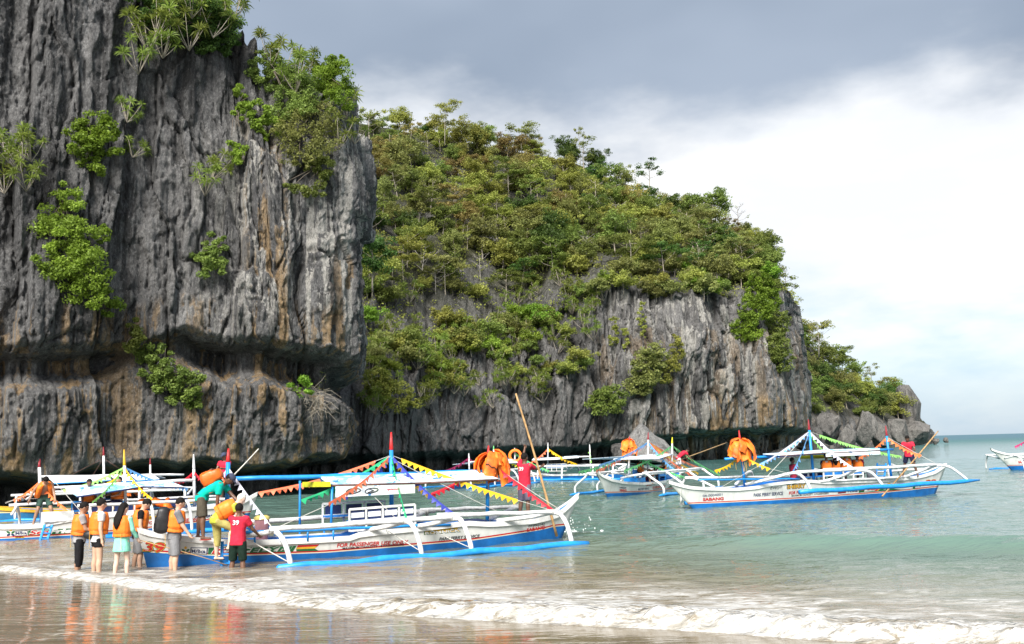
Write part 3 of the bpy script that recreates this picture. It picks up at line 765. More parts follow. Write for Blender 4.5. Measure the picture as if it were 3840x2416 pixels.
for k in range(30):
    px = random.uniform(1400, 2200); t = random.uniform(1.0, 1.6); p, py = hill_point(t, px); bc = random.choice(('green', 'olive', 'yellow', 'fresh')); LBL['fresh'] = 'fresh green'
    put_tree('bush', p + Vector((0, -.8, 0)), random.uniform(.45, .9), bc, f"{LBL[bc]} sparse bush low on the karst wall, {'left' if px < 1550 else 'inner left' if px < 1700 else 'middle' if px < 1850 else 'inner right' if px < 2000 else 'right'} part", g2, 'karst_bush', cat='bush')
# undergrowth between the trees
def undergrowth():
    C = []; 
    for k in range(6500):
        r = rng.integers(0, hT.shape[0]); t = hT[r, 0]
        if t < 1.75 or t > 3.15: continue
        c = rng.integers(0, hT.shape[1]); px = hPX[0, c]
        if px < 1330 or (t < 2.0 and px > 2250): continue
        C.append((hX[r, c], hY[r, c], hZ[r, c] + .3))
    C = np.array(C); Rr = np.tile((.9, .9, .5), (len(C), 1)) * (.5 + .8 * rng.random((len(C), 1)))
    V, F, T = leaves(C, Rr, 13, .26, 3)
    tag(mesh_np('undergrowth', V, F, ML['yellow'], smooth=False, attrs={'tone': T}), 'tangled low scrub covering the hillside between the trees', 'scrub', kind='stuff')
undergrowth()
# --- far headland trees
kX, kY, kZ, kT, kPX = HEAD
for row, t in enumerate((1.05, 1.2, 1.4, 1.6, 1.8, 2.0)):
    for k in range(8):
        px = 2925 + (3370 - 2925) * (k + random.random()) / 8
        r = np.abs(kT[:, 0] - t).argmin(); c = np.abs(kPX[0] - px).argmin(); p = Vector((kX[r, c], kY[r, c], kZ[r, c] - .3))
        col = random.choices(('green', 'olive', 'dark', 'yellow'), (.4, .3, .2, .1))[0]; kind = random.choice(('dome', 'dome', 'tier', 'bush'))
        sz_ = random.uniform(1.0, 1.5); lab = f"{'large' if sz_ > 1.25 else 'small'} {LBL[col]} {KW[kind]} tree on the far headland, {'upper' if t > 1.5 else 'lower'} {'left' if px < 3080 else 'middle' if px < 3230 else 'right'} part"
        put_tree(kind, p, sz_, col, lab, lab.replace(' tree ', ' trees '))
sky_tree('bare', 3060, 1185, 215, 8.5, 'olive', 'bare leafless tree on the headland just right of the sheer cliff corner')
sky_tree('thin', 3265, 1365, 235, 5.5, 'olive', 'thin twiggy tree at the top of the far headland')

# --- individual shrubs on the near cliff and on the sheer wall, from their outlines
def surf(px, py, arr):
    X, Y, Z, ix, iy = arr
    d = (ix - px) ** 2 + (iy - py) ** 2 + np.where(Y > 75, 1e6, 0) * (arr is LCA)
    m = d < max(d.min() * 1.5, 120)
    k = np.argmin(np.where(m, Y, 1e9)); k = np.unravel_index(k, X.shape)
    return Vector((X[k], Y[k], Z[k]))
LCA = LC[:5]; HA = (hX, hY, hZ, hIPX, hIPY)
def shrub(name, label, blobs, col, arr, leaf=.135, dens=115, seed=1, out=.5, droop=.3, stems=True, dark=None, cat='shrub', group=None):
    g = np.random.default_rng(seed); C = []; Rr = []; base = None; P = []
    for (px, py, rx, ry) in blobs:
        rx *= 1.22; ry *= 1.22
        q = surf(px, py, arr); k = q.y / FOC
        c = at(px, py, q.y - out); P.append(c)
        n = max(7, int(rx * ry * k * k * 20))
        for i in range(n):
            a = g.random() * 6.283; rr = math.sqrt(g.random())
            x = c.x + math.cos(a) * rr * rx * k; z = c.z + math.sin(a) * rr * ry * k
            y = c.y - abs(g.normal()) * .35 * min(rx, ry) * k + .2
            C.append((x, y, z)); s = g.uniform(.25, .55) * min(1.2, max(.55, min(rx, ry) * k)); Rr.append((s, s * .8, s * .7))
    C = np.array(C); Rr = np.array(Rr)
    root = at(blobs[0][0], blobs[0][1] + blobs[0][3] * .5, surf(blobs[0][0], blobs[0][1], arr).y)
    e = empty(name, root); tag(e, label, cat, group)
    V, F, T = leaves(C - np.array(tuple(root)), Rr, dens, leaf, seed + 5, flat=.5, droop=droop)
    link('foliage', leaf_mesh('foliage', V, F, T, ML[col]), e)
    if stems:
        m = MB(); gg = random.Random(seed)
        for c in P:
            c = c - root
            for q in range(2):
                t = c * .8 + Vector((gg.uniform(-.5, .5), gg.uniform(-.5, 0), gg.uniform(-.3, .6)))
                m.tube([(gg.uniform(-.1, .1), .1, 0), t * .5 + Vector((gg.uniform(-.2, .2), -.2, -.15)), t], [.035, .025, .012], 5)
        m.build('stem', M_barkd, e, True)
    return e
shrub('cliff_shrub', 'leafy bright green bush filling a hollow high on the left cliff, leftmost', [(345, 500, 80, 60), (310, 560, 60, 50), (400, 540, 50, 45), (330, 480, 40, 40), (350, 620, 35, 35)], 'bright', LCA, seed=11)
shrub('cliff_shrub', 'long yellow green bush trailing down the middle of the left cliff', [(235, 740, 45, 45), (220, 800, 75, 55), (240, 880, 95, 60), (360, 870, 45, 35), (220, 970, 75, 60), (290, 1000, 90, 65), (340, 1080, 90, 60), (390, 1140, 60, 45)], 'fresh', LCA, seed=12)
shrub('cliff_shrub', 'small upright green tree sprouting midway up the left cliff', [(790, 910, 50, 30), (760, 950, 45, 30), (820, 960, 50, 35), (790, 1010, 40, 40)], 'green', LCA, seed=13)
shrub('cliff_shrub', 'narrow green shrub in a cleft just above the overhang', [(510, 1225, 25, 25), (508, 1265, 28, 30), (495, 1300, 22, 25)], 'green', LCA, seed=14)
shrub('cliff_shrub', 'wide leafy bush drooping over the ledge between the two overhangs', [(600, 1335, 70, 35), (570, 1370, 60, 35), (650, 1400, 80, 45), (700, 1420, 55, 45), (680, 1470, 60, 40), (620, 1450, 50, 35), (730, 1500, 35, 30)], 'green', LCA, seed=15)
shrub('cliff_shrub', 'small bright round bush on the ledge near the right cliff corner', [(1115, 1460, 42, 38)], 'bright', LCA, seed=16)
shrub('cliff_tree', 'bright green leafy tree crowning the top right of the left cliff', [(1225, 245, 60, 40), (1250, 300, 65, 60), (1200, 330, 60, 55), (1270, 380, 50, 45)], 'bright', LCA, leaf=.14, seed=17, cat='tree')
shrub('cliff_tree', 'spreading olive tree beside the rock spire on top of the left cliff', [(1010, 210, 40, 30), (1000, 265, 60, 45), (1060, 300, 70, 55), (1120, 350, 70, 60), (1090, 410, 80, 50)], 'green', LCA, seed=18, cat='tree')
shrub('hanging_creeper', 'curtain of creeper hanging down the right side of the left cliff', [(905, 360, 22, 40), (910, 440, 32, 55), (960, 430, 45, 55), (1010, 480, 45, 45), (890, 540, 25, 45), (880, 590, 18, 30)], 'fresh', LCA, seed=19, droop=1.0, cat='creeper')
shrub('cliff_shrub', 'tangled mass of scrub below the tree crowning the left cliff', [(1130, 470, 80, 55), (1200, 450, 70, 60), (1150, 540, 85, 55), (1080, 510, 60, 45), (1230, 520, 45, 50), (1120, 590, 55, 35)], 'olive', LCA, seed=20, dens=40)
shrub('hanging_creeper', 'leafy creeper tongue hanging lowest from the scrub near the cliff corner', [(1190, 600, 50, 40), (1215, 650, 40, 45), (1180, 700, 42, 35), (1090, 700, 45, 18)], 'green', LCA, seed=21, droop=1.0, cat='creeper')
shrub('cliff_shrub', 'dark scrub on the cliff top by the upper edge of the picture', [(600, 60, 90, 55), (720, 50, 100, 60), (640, 120, 70, 45), (820, 110, 70, 55), (850, 170, 50, 35), (760, 150, 60, 40), (560, 25, 70, 40)], 'dark', LCA, leaf=.14, seed=22)
shrub('cliff_shrub', 'bare grey tangle of twigs on the ledge near the right cliff corner', [(1180, 1430, 50, 40)], 'olive', LCA, seed=23, dens=3)
g3 = 'spiky shrubs on the top of the near cliff'
ORD = ('first', 'second', 'third', 'fourth', 'fifth', 'sixth', 'seventh', 'eighth', 'ninth', 'tenth', 'eleventh', 'twelfth')
for i_, (px, py, s) in enumerate([(520, 230, 1.0), (560, 150, 1.1), (610, 170, 1.0), (660, 110, 1.2), (710, 140, 1.1), (740, 80, 1.2), (800, 90, 1.2), (650, 50, 1.1), (860, 70, 1.1), (720, 20, 1.1), (880, 20, 1.1), (590, 90, 1.1)]):
    lab_ = f'spiky rosette shrub in the thicket topping the near cliff, {ORD[sorted([520, 560, 610, 660, 710, 740, 800, 650, 860, 720, 880, 590]).index(px)]} from left'; q = surf(px, py, LCA); put_rosette(at(px, py + 30, q.y - .9), s, lab_, g3)
g4 = 'spiky shrubs growing from the cliff top edge'
for (px, py, s) in (L4 := [(1015, 195, 1.0), (1065, 215, 1.1), (1110, 290, 1.1), (1150, 260, 1.0), (1300, 390, 1.0), (1330, 480, .9), (1270, 500, .9)]):
    q = surf(px, py + 40, LCA); put_rosette(at(px, py + 45, q.y - .4), s, f'thin spiky shrub on the right shoulder of the near cliff, {ORD[sorted(a[0] for a in L4).index(px)]} from left', g4)
g5 = 'spiky shrubs on the left edge of the near cliff'
for (px, py, s) in (L5 := [(30, 560, .9), (70, 610, .9), (110, 570, .8), (100, 680, .8), (15, 690, .9), (800, 640, .9), (770, 700, .8), (480, 430, .7), (500, 560, .7)]):
    q = surf(px, py, LCA); put_rosette(at(px, py + 20, q.y - .5), s, f'small spiky shrub rooted in a crack of the near cliff, {ORD[sorted(a[0] for a in L5).index(px)]} from left', g5, tilt=.4)
def twig_bush(px, py, r, arr, label):
    q = surf(px, py, arr); k = q.y / FOC; c = at(px, py, q.y - .3); m = MB(); g = random.Random(5)
    e = empty('dead_shrub', c)
    for i in range(70):
        a = g.uniform(0, 6.28); L = g.uniform(.3, 1.0) * r * k; p = Vector((g.uniform(-.5, .5), g.uniform(-.5, 0), g.uniform(-.6, .6)))
        d = Vector((math.cos(a), g.uniform(-.6, .2), math.sin(a)))
        m.tube([p, p + d * L * .5 + Vector((g.uniform(-.15, .15), 0, g.uniform(-.15, .15))), p + d * L + Vector((0, 0, -.2))], [.010, .008, .005], 4)
    m.build('twigs', M_bark, e); tag(e, label, 'shrub')
twig_bush(1190, 1500, 90, LCA, 'leafless grey dead shrub hanging at the foot of the near cliff corner')
# sheer wall
shrub('cliff_shrub', 'bright green creeper bush hanging off the sheer wall near its right corner', [(2850, 1090, 45, 60), (2830, 1160, 50, 50), (2800, 1230, 50, 45), (2870, 1120, 40, 50)], 'bright', HA, leaf=.26, dens=40, seed=31, out=1.2, droop=.8)
shrub('cliff_shrub', 'green shrub on the outer edge of the sheer wall', [(2920, 1210, 35, 45), (2910, 1300, 40, 40), (2930, 1350, 35, 35)], 'green', HA, leaf=.26, dens=40, seed=32, out=1.0)
shrub('cliff_shrub', 'hanging green thicket at the left of the sheer wall', [(2420, 1380, 55, 50), (2400, 1440, 45, 35), (2450, 1330, 40, 35)], 'olive', HA, leaf=.26, dens=40, seed=33, out=1.0)
shrub('cliff_shrub', 'leafy bush low on the wall beside the two distant boats', [(2270, 1510, 55, 40), (2300, 1480, 40, 30)], 'green', HA, leaf=.26, dens=40, seed=34, out=1.2)
shrub('hanging_creeper', 'pale green creeper strips hanging down the wall left of the striped rock', [(2410, 1200, 14, 60), (2300, 1240, 16, 50), (2345, 1270, 10, 50)], 'yellow', HA, leaf=.22, dens=36, seed=35, out=.6, droop=1.0, stems=False, cat='creeper')
shrub('hanging_creeper', 'yellow green creeper slanting across the striped sea wall', [(2540, 1300, 22, 40), (2520, 1370, 25, 30), (2490, 1410, 25, 25)], 'yellow', HA, leaf=.24, dens=36, seed=36, out=.8, droop=1.0, cat='creeper')
shrub('cliff_shrub', 'large bush at the foot of the slope behind the near cliff corner', [(1460, 1480, 60, 50), (1420, 1440, 40, 50), (1520, 1500, 50, 35)], 'yellow', HA, leaf=.24, dens=40, seed=37, out=1.0)

# ------------------------------------------------------------------ boulders and the sea stack
def boulder(name, label, px, py_top, py_base, w, Y, seed, sharp=.35, group=None, mat=None, squash=1.0, pyramid=False, lean=0.0):
    g = np.random.default_rng(seed); b = bmesh.new(); bmesh.ops.create_icosphere(b, subdivisions=5, radius=1.0)
    top = at(px, py_top, Y).z; base = at(px, py_base, Y).z; h = top - base; rx = w / 2 * Y / FOC
    V = np.array([v.co for v in b.verts]); V = V / ((np.abs(V) ** 5).sum(1) ** .2)[:, None]; V = V @ np.array(Matrix.Rotation(seed * 1.7, 3, 'Z') @ Matrix.Rotation(.35 * math.sin(seed), 3, 'X')); b.verts.index_update(); F = np.array([[v.index for v in f.verts] for f in b.faces]); b.free()
    # chip the ball with random planes to get facets
    for k in range(14):
        d = g.normal(size=3); d /= np.linalg.norm(d); lim = g.uniform(.60, 1.0); s = V @ d; over = np.maximum(0, s - lim); V = V - over[:, None] * d
    if pyramid: V[:, :2] *= (1.05 - .5 * (V[:, 2:3] + .8)).clip(.12, 1.3)
    nz = fbm(V[:, 0] * 2 + seed, V[:, 1] * 2, V[:, 2] * 2, 4, seed) - .5; V = V * (1 + sharp * nz)[:, None]
    nz = ridged(V[:, 0] * 4 + seed, V[:, 1] * 4, V[:, 2] * 1.5, 3, seed) - .5; V = V * (1 + .08 * nz)[:, None]
    V[:, 2] = (V[:, 2] - V[:, 2].min()) / (V[:, 2].max() - V[:, 2].min())
    rs = max(abs(V[:, 0]).max(), .1); V[:, 0] *= rx / rs; V[:, 1] *= rx / rs * squash; V[:, 2] = V[:, 2] * (h + .6) - .6
    V[:, 0] += lean * V[:, 2]
    o = mesh_np(name, V, F, mat or M_boulder, smooth=True); c = at(px, py_base, Y); o.location = (c.x, c.y, base)
    tag(o, label, 'rock', group); return o
M_pale = rock_material('pale_limestone', (.20, .195, .19), (.40, .39, .375), streak=False, k=.7)
boulder('boulder', 'big pale pointed boulder standing at the foot of the cliff behind the anchored boat', 2432, 1588, 1740, 270, 106, 3, .12, pyramid=True, lean=-.05, mat=M_pale)
boulder('boulder', 'smaller grey boulder leaning on the left of the pale pointed boulder', 2330, 1660, 1735, 110, 104, 4)
boulder('sea_stack', 'blocky square topped sea stack at the end of the headland', 3420, 1442, 1640, 95, 243, 12, .10, squash=.9)
boulder('boulder', 'smooth rounded layered rock at the very tip of the headland', 3440, 1578, 1662, 150, 238, 6, .2)
boulder('boulder', 'tiny rock breaking the water off the headland tip', 3545, 1640, 1654, 22, 260, 7)
boulder('boulder', 'small low rock awash just off the headland tip', 3508, 1645, 1662, 30, 245, 8)
for i, (px, a, b, w, Y, lab) in enumerate([
        (2960, 1560, 1650, 90, 150, 'tall brown streaked boulder beside the sheer cliff corner'), (2915, 1610, 1675, 80, 140, 'grey slab boulder under the sheer cliff corner'),
        (3030, 1600, 1690, 130, 170, 'wide dark boulder behind the mast of the second ferry boat'), (3100, 1545, 1660, 110, 185, 'tall dark grey boulder right of the second ferry boat mast'),
        (3180, 1590, 1675, 75, 185, 'upright rectangular boulder in the middle of the headland shore'), (3245, 1540, 1672, 95, 200, 'tall split boulder behind the forward mast of the second ferry boat'),
        (3310, 1580, 1672, 95, 205, 'slanting boulder left of the rounded headland tip'), (3370, 1570, 1668, 100, 215, 'grey boulder wedged beside the rounded headland tip'),
        (2940, 1680, 1735, 170, 125, 'long low flat rock at the water under the overhang'), (3060, 1655, 1700, 150, 160, 'low rock shelf at the water line left of the headland boulders')]):
    boulder('boulder', lab, px, a, b, w, Y, 40 + i, .3)
# ------------------------------------------------------------------ boats
M_white = paint('white_boat_paint', (.74, .74, .72), .45, .14, 4)
M_pole = paint('white_bamboo_paint', (.72, .72, .72), .5, .18, 9, .25)
M_blue = paint('sky_blue_paint', (.015, .27, .72), .42, .14, 5)
M_deck = paint('blue_deck_paint', (.012, .175, .56), .5, .2, 5)
M_navy = paint('navy_paint', (.008, .022, .10), .45, .2, 5)
M_red = paint('red_paint', (.55, .018, .018), .45, .15, 6)
M_darkred = paint('dark_red_paint', (.26, .012, .022), .5, .15, 6)
M_yellowp = paint('yellow_paint', (.72, .40, .02), .5, .15, 6)
M_greenp = paint('green_paint', (.01, .13, .04), .5, .12, 6)
M_blackp = paint('black_paint', (.012, .014, .022), .5, .1, 6)
M_brown = paint('brown_wood', (.13, .06, .045), .7, .25, 8)
M_bamboo = paint('bamboo', (.46, .28, .12), .5, .22, 7, .1)
M_rope = paint('pale_rope', (.62, .60, .55), .9, .15, 20)
M_vest = paint('orange_vest_fabric', (1.0, .215, .014), .62, .12, 7, .25)
M_vestd = paint('orange_bundle_fabric', (.88, .165, .012), .6, .3, 5, .4)
M_grey = paint('grey_plastic', (.12, .13, .15), .5, .15, 6)
FLAG = {'coral': (.90, .20, .09), 'green': (.015, .42, .17), 'navy': (.03, .045, .33), 'yellow': (.85, .48, .01), 'red': (.62, .012, .03), 'white': (.72, .72, .86),
        'lime': (.33, .75, .16), 'sky': (.16, .42, .80), 'orange': (.93, .20, .05), 'pink': (.62, .02, .16), 'mint': (.16, .62, .20), 'lemon': (.85, .75, .03)}
FM = {k: paint('pennant_' + k, v, .6, .08, 8) for k, v in FLAG.items()}
def hull_material(name, side, bottom, line=(.50, .015, .02)):
    n = NT(name); b = n.attr('band'); v = n.map(src=n.tc.outputs['Object']); a = n.noise(v, 3, 5, .6)
    st = n.noise(n.map((5, 5, .6), src=n.tc.outputs['Object']), 1, 4, .6)
    w = n.mix(n.step(a, .35, .7), tuple(q * .86 for q in side), side)
    w = n.mix(n.math('MULTIPLY', n.step(st, .52, .70), .42), w, tuple(q * .6 for q in side))
    bb = n.mix(n.step(a, .35, .7), tuple(q * .72 for q in bottom), bottom)
    c = n.mix(n.math('GREATER_THAN', b, .0), bb, (.78, .70, .50)); c = n.mix(n.math('GREATER_THAN', b, .022), c, line); c = n.mix(n.math('GREATER_THAN', b, .058), c, w)
    n.set(Base_Color=c, Roughness=.42); return n.m
M_hull = hull_material('hull_paint', (.72, .72, .69), (.012, .17, .53))
M_hull_blue = hull_material('blue_hull_paint', (.05, .28, .42), (.02, .16, .36), (.6, .35, .02))
def tarp_material(name, seed, blue):
    n = NT(name); v = n.map(loc=(seed, seed, 0), src=n.tc.outputs['Object'])
    a = n.noise(v, 2.2, 5, .6, .8); b = n.noise(v, 5.5, 4, .6, .4)
    c = n.mix(n.step(a, .46, .58), (.70, .78, .86), blue); c = n.mix(n.step(b, .60, .66), c, (.05, .20, .42))
    n.set(Base_Color=c, Roughness=.5); return n.m
M_tarp = tarp_material('printed_tarp', 1.3, (.20, .50, .74)); M_tarpw = tarp_material('pale_tarp', 4.0, (.62, .76, .85))
M_tarpwhite = paint('white_tarp', (.76, .78, .80), .5, .06, 3)
M_banner = tarp_material('banner_cloth', 8.0, (.62, .70, .62)); M_bannery = paint('yellow_banner', (.55, .55, .02), .6, .15, 5)

_txt = {}
def text_shape(s, bold=.02, shear=0.0):
    k = (s, bold, shear)
    if k in _txt: return _txt[k]
    cu = bpy.data.curves.new('lettering', 'FONT'); cu.body = s; cu.offset = bold; cu.shear = shear; cu.resolution_u = 3; cu.fill_mode = 'FRONT' if hasattr(cu, 'fill_mode') else 'BOTH'
    o = bpy.data.objects.new('lettering', cu); COL.objects.link(o)
    me = bpy.data.meshes.new_from_object(o.evaluated_get(bpy.context.evaluated_depsgraph_get()))
    V = np.array([v.co[:2] for v in me.vertices]); F = [tuple(p.vertices) for p in me.polygons]
    bpy.data.objects.remove(o); bpy.data.curves.remove(cu); bpy.data.meshes.remove(me)
    if len(V):
        V[:, 0] -= V[:, 0].min(); V[:, 0] /= V[:, 0].max(); V[:, 1] -= min(0, V[:, 1].min()); V[:, 1] /= V[:, 1].max()
    _txt[k] = (V, F); return V, F

PEN = {}
def pennant_mesh(col, size):
    k = (col, size)
    if k not in PEN:
        m = MB(); w, h = size * .52, size * .82; t = .004
        m.add([(-w, 0, 0), (w, 0, 0), (.06 * w, -.02, -h), (-w, t, 0), (w, t, 0), (.06 * w, t - .02, -h)], [(0, 1, 2), (5, 4, 3), (0, 3, 4, 1), (1, 4, 5, 2), (2, 5, 3, 0)])
        PEN[k] = m.me('pennant', FM[col])
    return PEN[k]

class Boat:
    def __init__(s, name, label, pA, pB, half, group=None, uv=None):
        if uv is None:
            a = ground(*pA); b = ground(*pB)
        else: a, b = Vector((*uv[0], 0)), Vector((*uv[1], 0))
        d = (b - a); d.z = 0; d.normalize(); s.d = d; s.n = Vector((-d.y, d.x, 0)); s.O = a + s.n * half; s.O.z = 0
        s.ang = math.atan2(d.y, d.x); s.half = half
        s.e = empty(name, s.O); s.e.rotation_euler = (0, 0, s.ang); tag(s.e, label, 'boat', group)
        s.g = random.Random(len(name) + int(abs(s.O.x) * 10))
    def W(s, p): return s.O + s.d * p[0] + s.n * p[1] + Vector((0, 0, p[2]))
    def pix(s, px, py, v=0.0):
        """point of the picture on the upright plane v metres towards the viewer from the keel line -> boat coordinates"""
        r = ray(px, py); P0 = s.O - s.n * v; t = (P0 - EYE).dot(s.n) / r.dot(s.n); q = EYE + r * t - s.O
        return Vector((q.dot(s.d), -v, q.z))
    def part(s, name, mb, mat, smooth=False, parent=None, label=None):
        o = mb.build(name, mat, parent or s.e, smooth)
        if label: o['label'] = label
        return o
    def tube(s, name, pts, r, mat, n=8, parent=None): return s.part(name, MB().tube(pts, r, n), mat, True, parent)
    # -- hull
    def hull(s, top, footL, footR, B=.55, keel=-.4, mat=None, stripe=(.30, .24, .34), wL=.04, wR=.04, pw=2.4, topv=None, chine=.62):
        T = [s.pix(x, y, s.half) if topv is None else Vector((x, 0, y)) for x, y in top]
        s.tu = np.array([t.x for t in T]); s.tz = np.array([t.z for t in T]); s.keel = keel; s.B = B
        o = np.argsort(s.tu); s.tu, s.tz = s.tu[o], s.tz[o]
        fl = s.pix(*footL, s.half * .4).x if isinstance(footL, tuple) else footL; fr = s.pix(*footR, s.half * .4).x if isinstance(footR, tuple) else footR
        s.uL0, s.uR0, s.uL1, s.uR1 = fl, fr, s.tu[0], s.tu[-1]; s.pw = pw; s.wL, s.wR = wL, wR; s.stripe = stripe; s.chine = chine
        NS, NFv = 64, 14; sv = np.linspace(0, 1, NS); sv = .5 - .5 * np.cos(sv * math.pi) if False else sv
        fv = np.linspace(0, 1, NFv)
        ring = []; band = []
        S, Fv = np.meshgrid(sv, fv, indexing='ij')
        U, Z, Bq = s.surf(S, Fv)
        if isinstance(stripe[0], tuple):
            sp = sorted([(s.pix(x, y, s.half).x, s.pix(x, y, s.half).z) for x, y in stripe]); zs = np.interp(U, [p[0] for p in sp], [p[1] for p in sp]) - .03
        else: zs = np.interp(S, [0, .5, 1], [stripe[0], stripe[1], stripe[2]])
        near = np.stack([U, -Bq, Z], -1); far = np.stack([U, Bq, Z], -1)
        V = np.concatenate([near.reshape(-1, 3), far.reshape(-1, 3)]); n0 = NS * NFv
        G = grid_faces(NS, NFv); F = [tuple(f) for f in G[:, ::-1]] + [tuple(f + n0) for f in G]
        for i in range(NS - 1): F.append((i * NFv, n0 + i * NFv, n0 + (i + 1) * NFv, (i + 1) * NFv))
        for j in range(NFv - 1):
            F.append((j, j + 1, n0 + j + 1, n0 + j)); a = (NS - 1) * NFv; F.append((a + j, n0 + a + j, n0 + a + j + 1, a + j + 1))
        F = np.array(F); s.h = mesh_np('hull', V, F, mat or M_hull, s.e, True, {'band': np.concatenate([(Z - zs).ravel()] * 2)})
        s.h.data.polygons.foreach_set('use_smooth', np.ones(len(F), bool))
        return s.h
    def surf(s, S, Fv):
        e = Fv ** 1.0
        uL = s.uL0 + (s.uL1 - s.uL0) * e; uR = s.uR0 + (s.uR1 - s.uR0) * e
        U = uL + (uR - uL) * S
        zt = np.interp(s.uL1 + (s.uR1 - s.uL1) * S, s.tu, s.tz)
        Z = s.keel + (zt - s.keel) * Fv
        full = (1 - np.abs(2 * S - 1) ** s.pw) ** .8
        b = np.maximum(full * s.B, s.wL * (1 - S) + s.wR * S)
        prof = s.chine + (1 - s.chine) * np.clip(Fv, 0, 1) ** .7
        prof = np.where(Fv < .12, .15 + (prof - .15) * (Fv / .12) ** .6, prof)
        return U, Z, b * prof
    def side(s, u, z):
        """half width of the hull at (u, z)"""
        u = np.asarray(u, float); z = np.asarray(z, float); f = np.full(u.shape, .6)
        for _ in range(4):
            uL = s.uL0 + (s.uL1 - s.uL0) * f; uR = s.uR0 + (s.uR1 - s.uR0) * f; S = np.clip((u - uL) / (uR - uL), 0.002, .998)
            zt = np.interp(s.uL1 + (s.uR1 - s.uL1) * S, s.tu, s.tz); f = np.clip((z - s.keel) / (zt - s.keel), 0, 1)
        return s.surf(S, f)[2]
    def topz(s, u): return float(np.interp(u, s.tu, s.tz))
    def beam(s, u): return float(s.side(np.array([u]), np.array([s.topz(u) - .01]))[0])
    def trim(s, deck_mat=None, well=(.2, .8), depth=.38, rail_mat=None, strake=.11):
        us = np.linspace(s.tu[0] + .05, s.tu[-1] - .05, 48)
        for sg, nm in ((-1, 'near'), (1, 'far')):
            m = MB(); vs = []; fs = []
            for i, u in enumerate(us):
                b = s.beam(u); z = s.topz(u)
                for (db, dz) in ((.006, -strake), (.028, -strake + .008), (.028, .012), (-.03, .014), (-.03, -.03)): vs.append((u, sg * (b + db), z + dz))
            for i in range(len(us) - 1):
                for k in range(4):
                    a = i * 5 + k; q = (a, a + 5, a + 6, a + 1); fs.append(q if sg < 0 else q[::-1])
            s.part('gunwale', m.add(vs, fs), rail_mat or M_white)
        m = MB(); vs = []; fs = []; u0, u1 = s.tu[0], s.tu[-1]; L = u1 - u0
        ul = sorted(list(us) + [u0 + L * well[0] - .02, u0 + L * well[0] + .02, u0 + L * well[1] - .02, u0 + L * well[1] + .02])
        for u in ul:
            inw = u0 + L * well[0] < u < u0 + L * well[1]; z = s.topz(u) - (depth if inw else .035); b = max(.01, float(s.side(np.array([u]), np.array([z]))[0]) - .012)
            vs += [(u, -b, z), (u, b, z)]
        for i in range(len(ul) - 1): fs.append((2 * i, 2 * i + 2, 2 * i + 3, 2 * i + 1))
        s.part('deck', m.add(vs, fs), deck_mat or M_deck)
        vs = []; fs = []                                             # inner lining of the well
        wl = [u for u in ul if u0 + L * well[0] - .01 < u < u0 + L * well[1] + .01]
        for sg in (-1, 1):
            n0 = len(vs)
            for u in wl:
                b = max(.01, s.beam(u) - .035); b2 = max(.01, float(s.side(np.array([u]), np.array([s.topz(u) - depth]))[0]) - .03); vs += [(u, sg * b, s.topz(u) - .02), (u, sg * b2, s.topz(u) - depth)]
            for i in range(len(wl) - 1):
                a = n0 + 2 * i; fs.append((a, a + 1, a + 3, a + 2))
        s.part('inner_side', MB().add(vs, fs), deck_mat or M_deck)
    # -- rig
    def mast(s, top, bot, split, r=.05, body=M_blue, tip=M_red, v=0.0):
        a = s.pix(*top, v); b = s.pix(*bot, v); k = a.lerp(b, split)
        o = s.tube('mast', [b, k], [r, r * .9], body); s.tube('mast_tip', [k, k.lerp(a, .06), a], [r * .8, r * .95, r * .35], tip, 8, o)
        return k
    def arm(s, pts, r=.045, mat=M_pole, name='outrigger_arm', both=True, parts=None):
        P = [Vector(p) for p in pts]
        C = [Vector(c) for c in catmull([tuple(p) for p in P], 18)]
        o = s.tube(name, C, [r * (1.08 if i % 5 == 0 else .98) for i in range(len(C))], mat)
        if both: s.tube(name, [Vector((c.x, -c.y, c.z)) for c in C], r, mat)
        return o
    def pole(s, name, a, b, r=.04, mat=M_pole, bend=.0, both=False):
        a = Vector(a); b = Vector(b); pts = [a.lerp(b, t) + Vector((0, 0, math.sin(t * math.pi) * bend + .01 * math.sin(t * 17))) for t in np.linspace(0, 1, 10)]
        rr = [r * (1.1 if i % 2 == 0 else .96) for i in range(10)]
        o = s.tube(name, pts, rr, mat)
        if both: s.tube(name, [Vector((p.x, -p.y, p.z)) for p in pts], rr, mat)
        return o
    def rope(s, a, b, r=.008, sag=.03, mat=None, name='rope'):
        a = Vector(a); b = Vector(b); return s.tube(name, [a.lerp(b, t) - Vector((0, 0, math.sin(t * math.pi) * sag)) for t in (0, .25, .5, .75, 1)], r, mat or M_rope, 5)
    def bunting(s, a, b, col, size=.14, t0=.02, t1=1.0, sag=.10, step=1.04):
        a = Vector(a); b = Vector(b); L = (b - a).length
        f = lambda t: a.lerp(b, t) - Vector((0, 0, math.sin(t * math.pi) * sag))
        band = MB(); N = 14; vs = []; fs = []
        for i in range(N + 1):
            p = f(t0 + (t1 - t0) * i / N); vs += [p + Vector((0, .004, .02)), p + Vector((0, .004, -.032)), p - Vector((0, .004, -.02)), p - Vector((0, .004, .032))]
        for i in range(N):
            q = i * 4
            for k0, k1 in ((0, 1), (1, 3), (3, 2), (2, 0)): fs.append((q + k0, q + 4 + k0, q + 4 + k1, q + k1))
        o = s.part('bunting', band.add(vs, fs), FM[col]); s.rope(f(0), f(t0 + .01), .006, 0)
        if t1 < .99: s.rope(f(t1), b, .006, 0)
        n = max(3, int(L * (t1 - t0) / (size * step))); me = pennant_mesh(col, size)
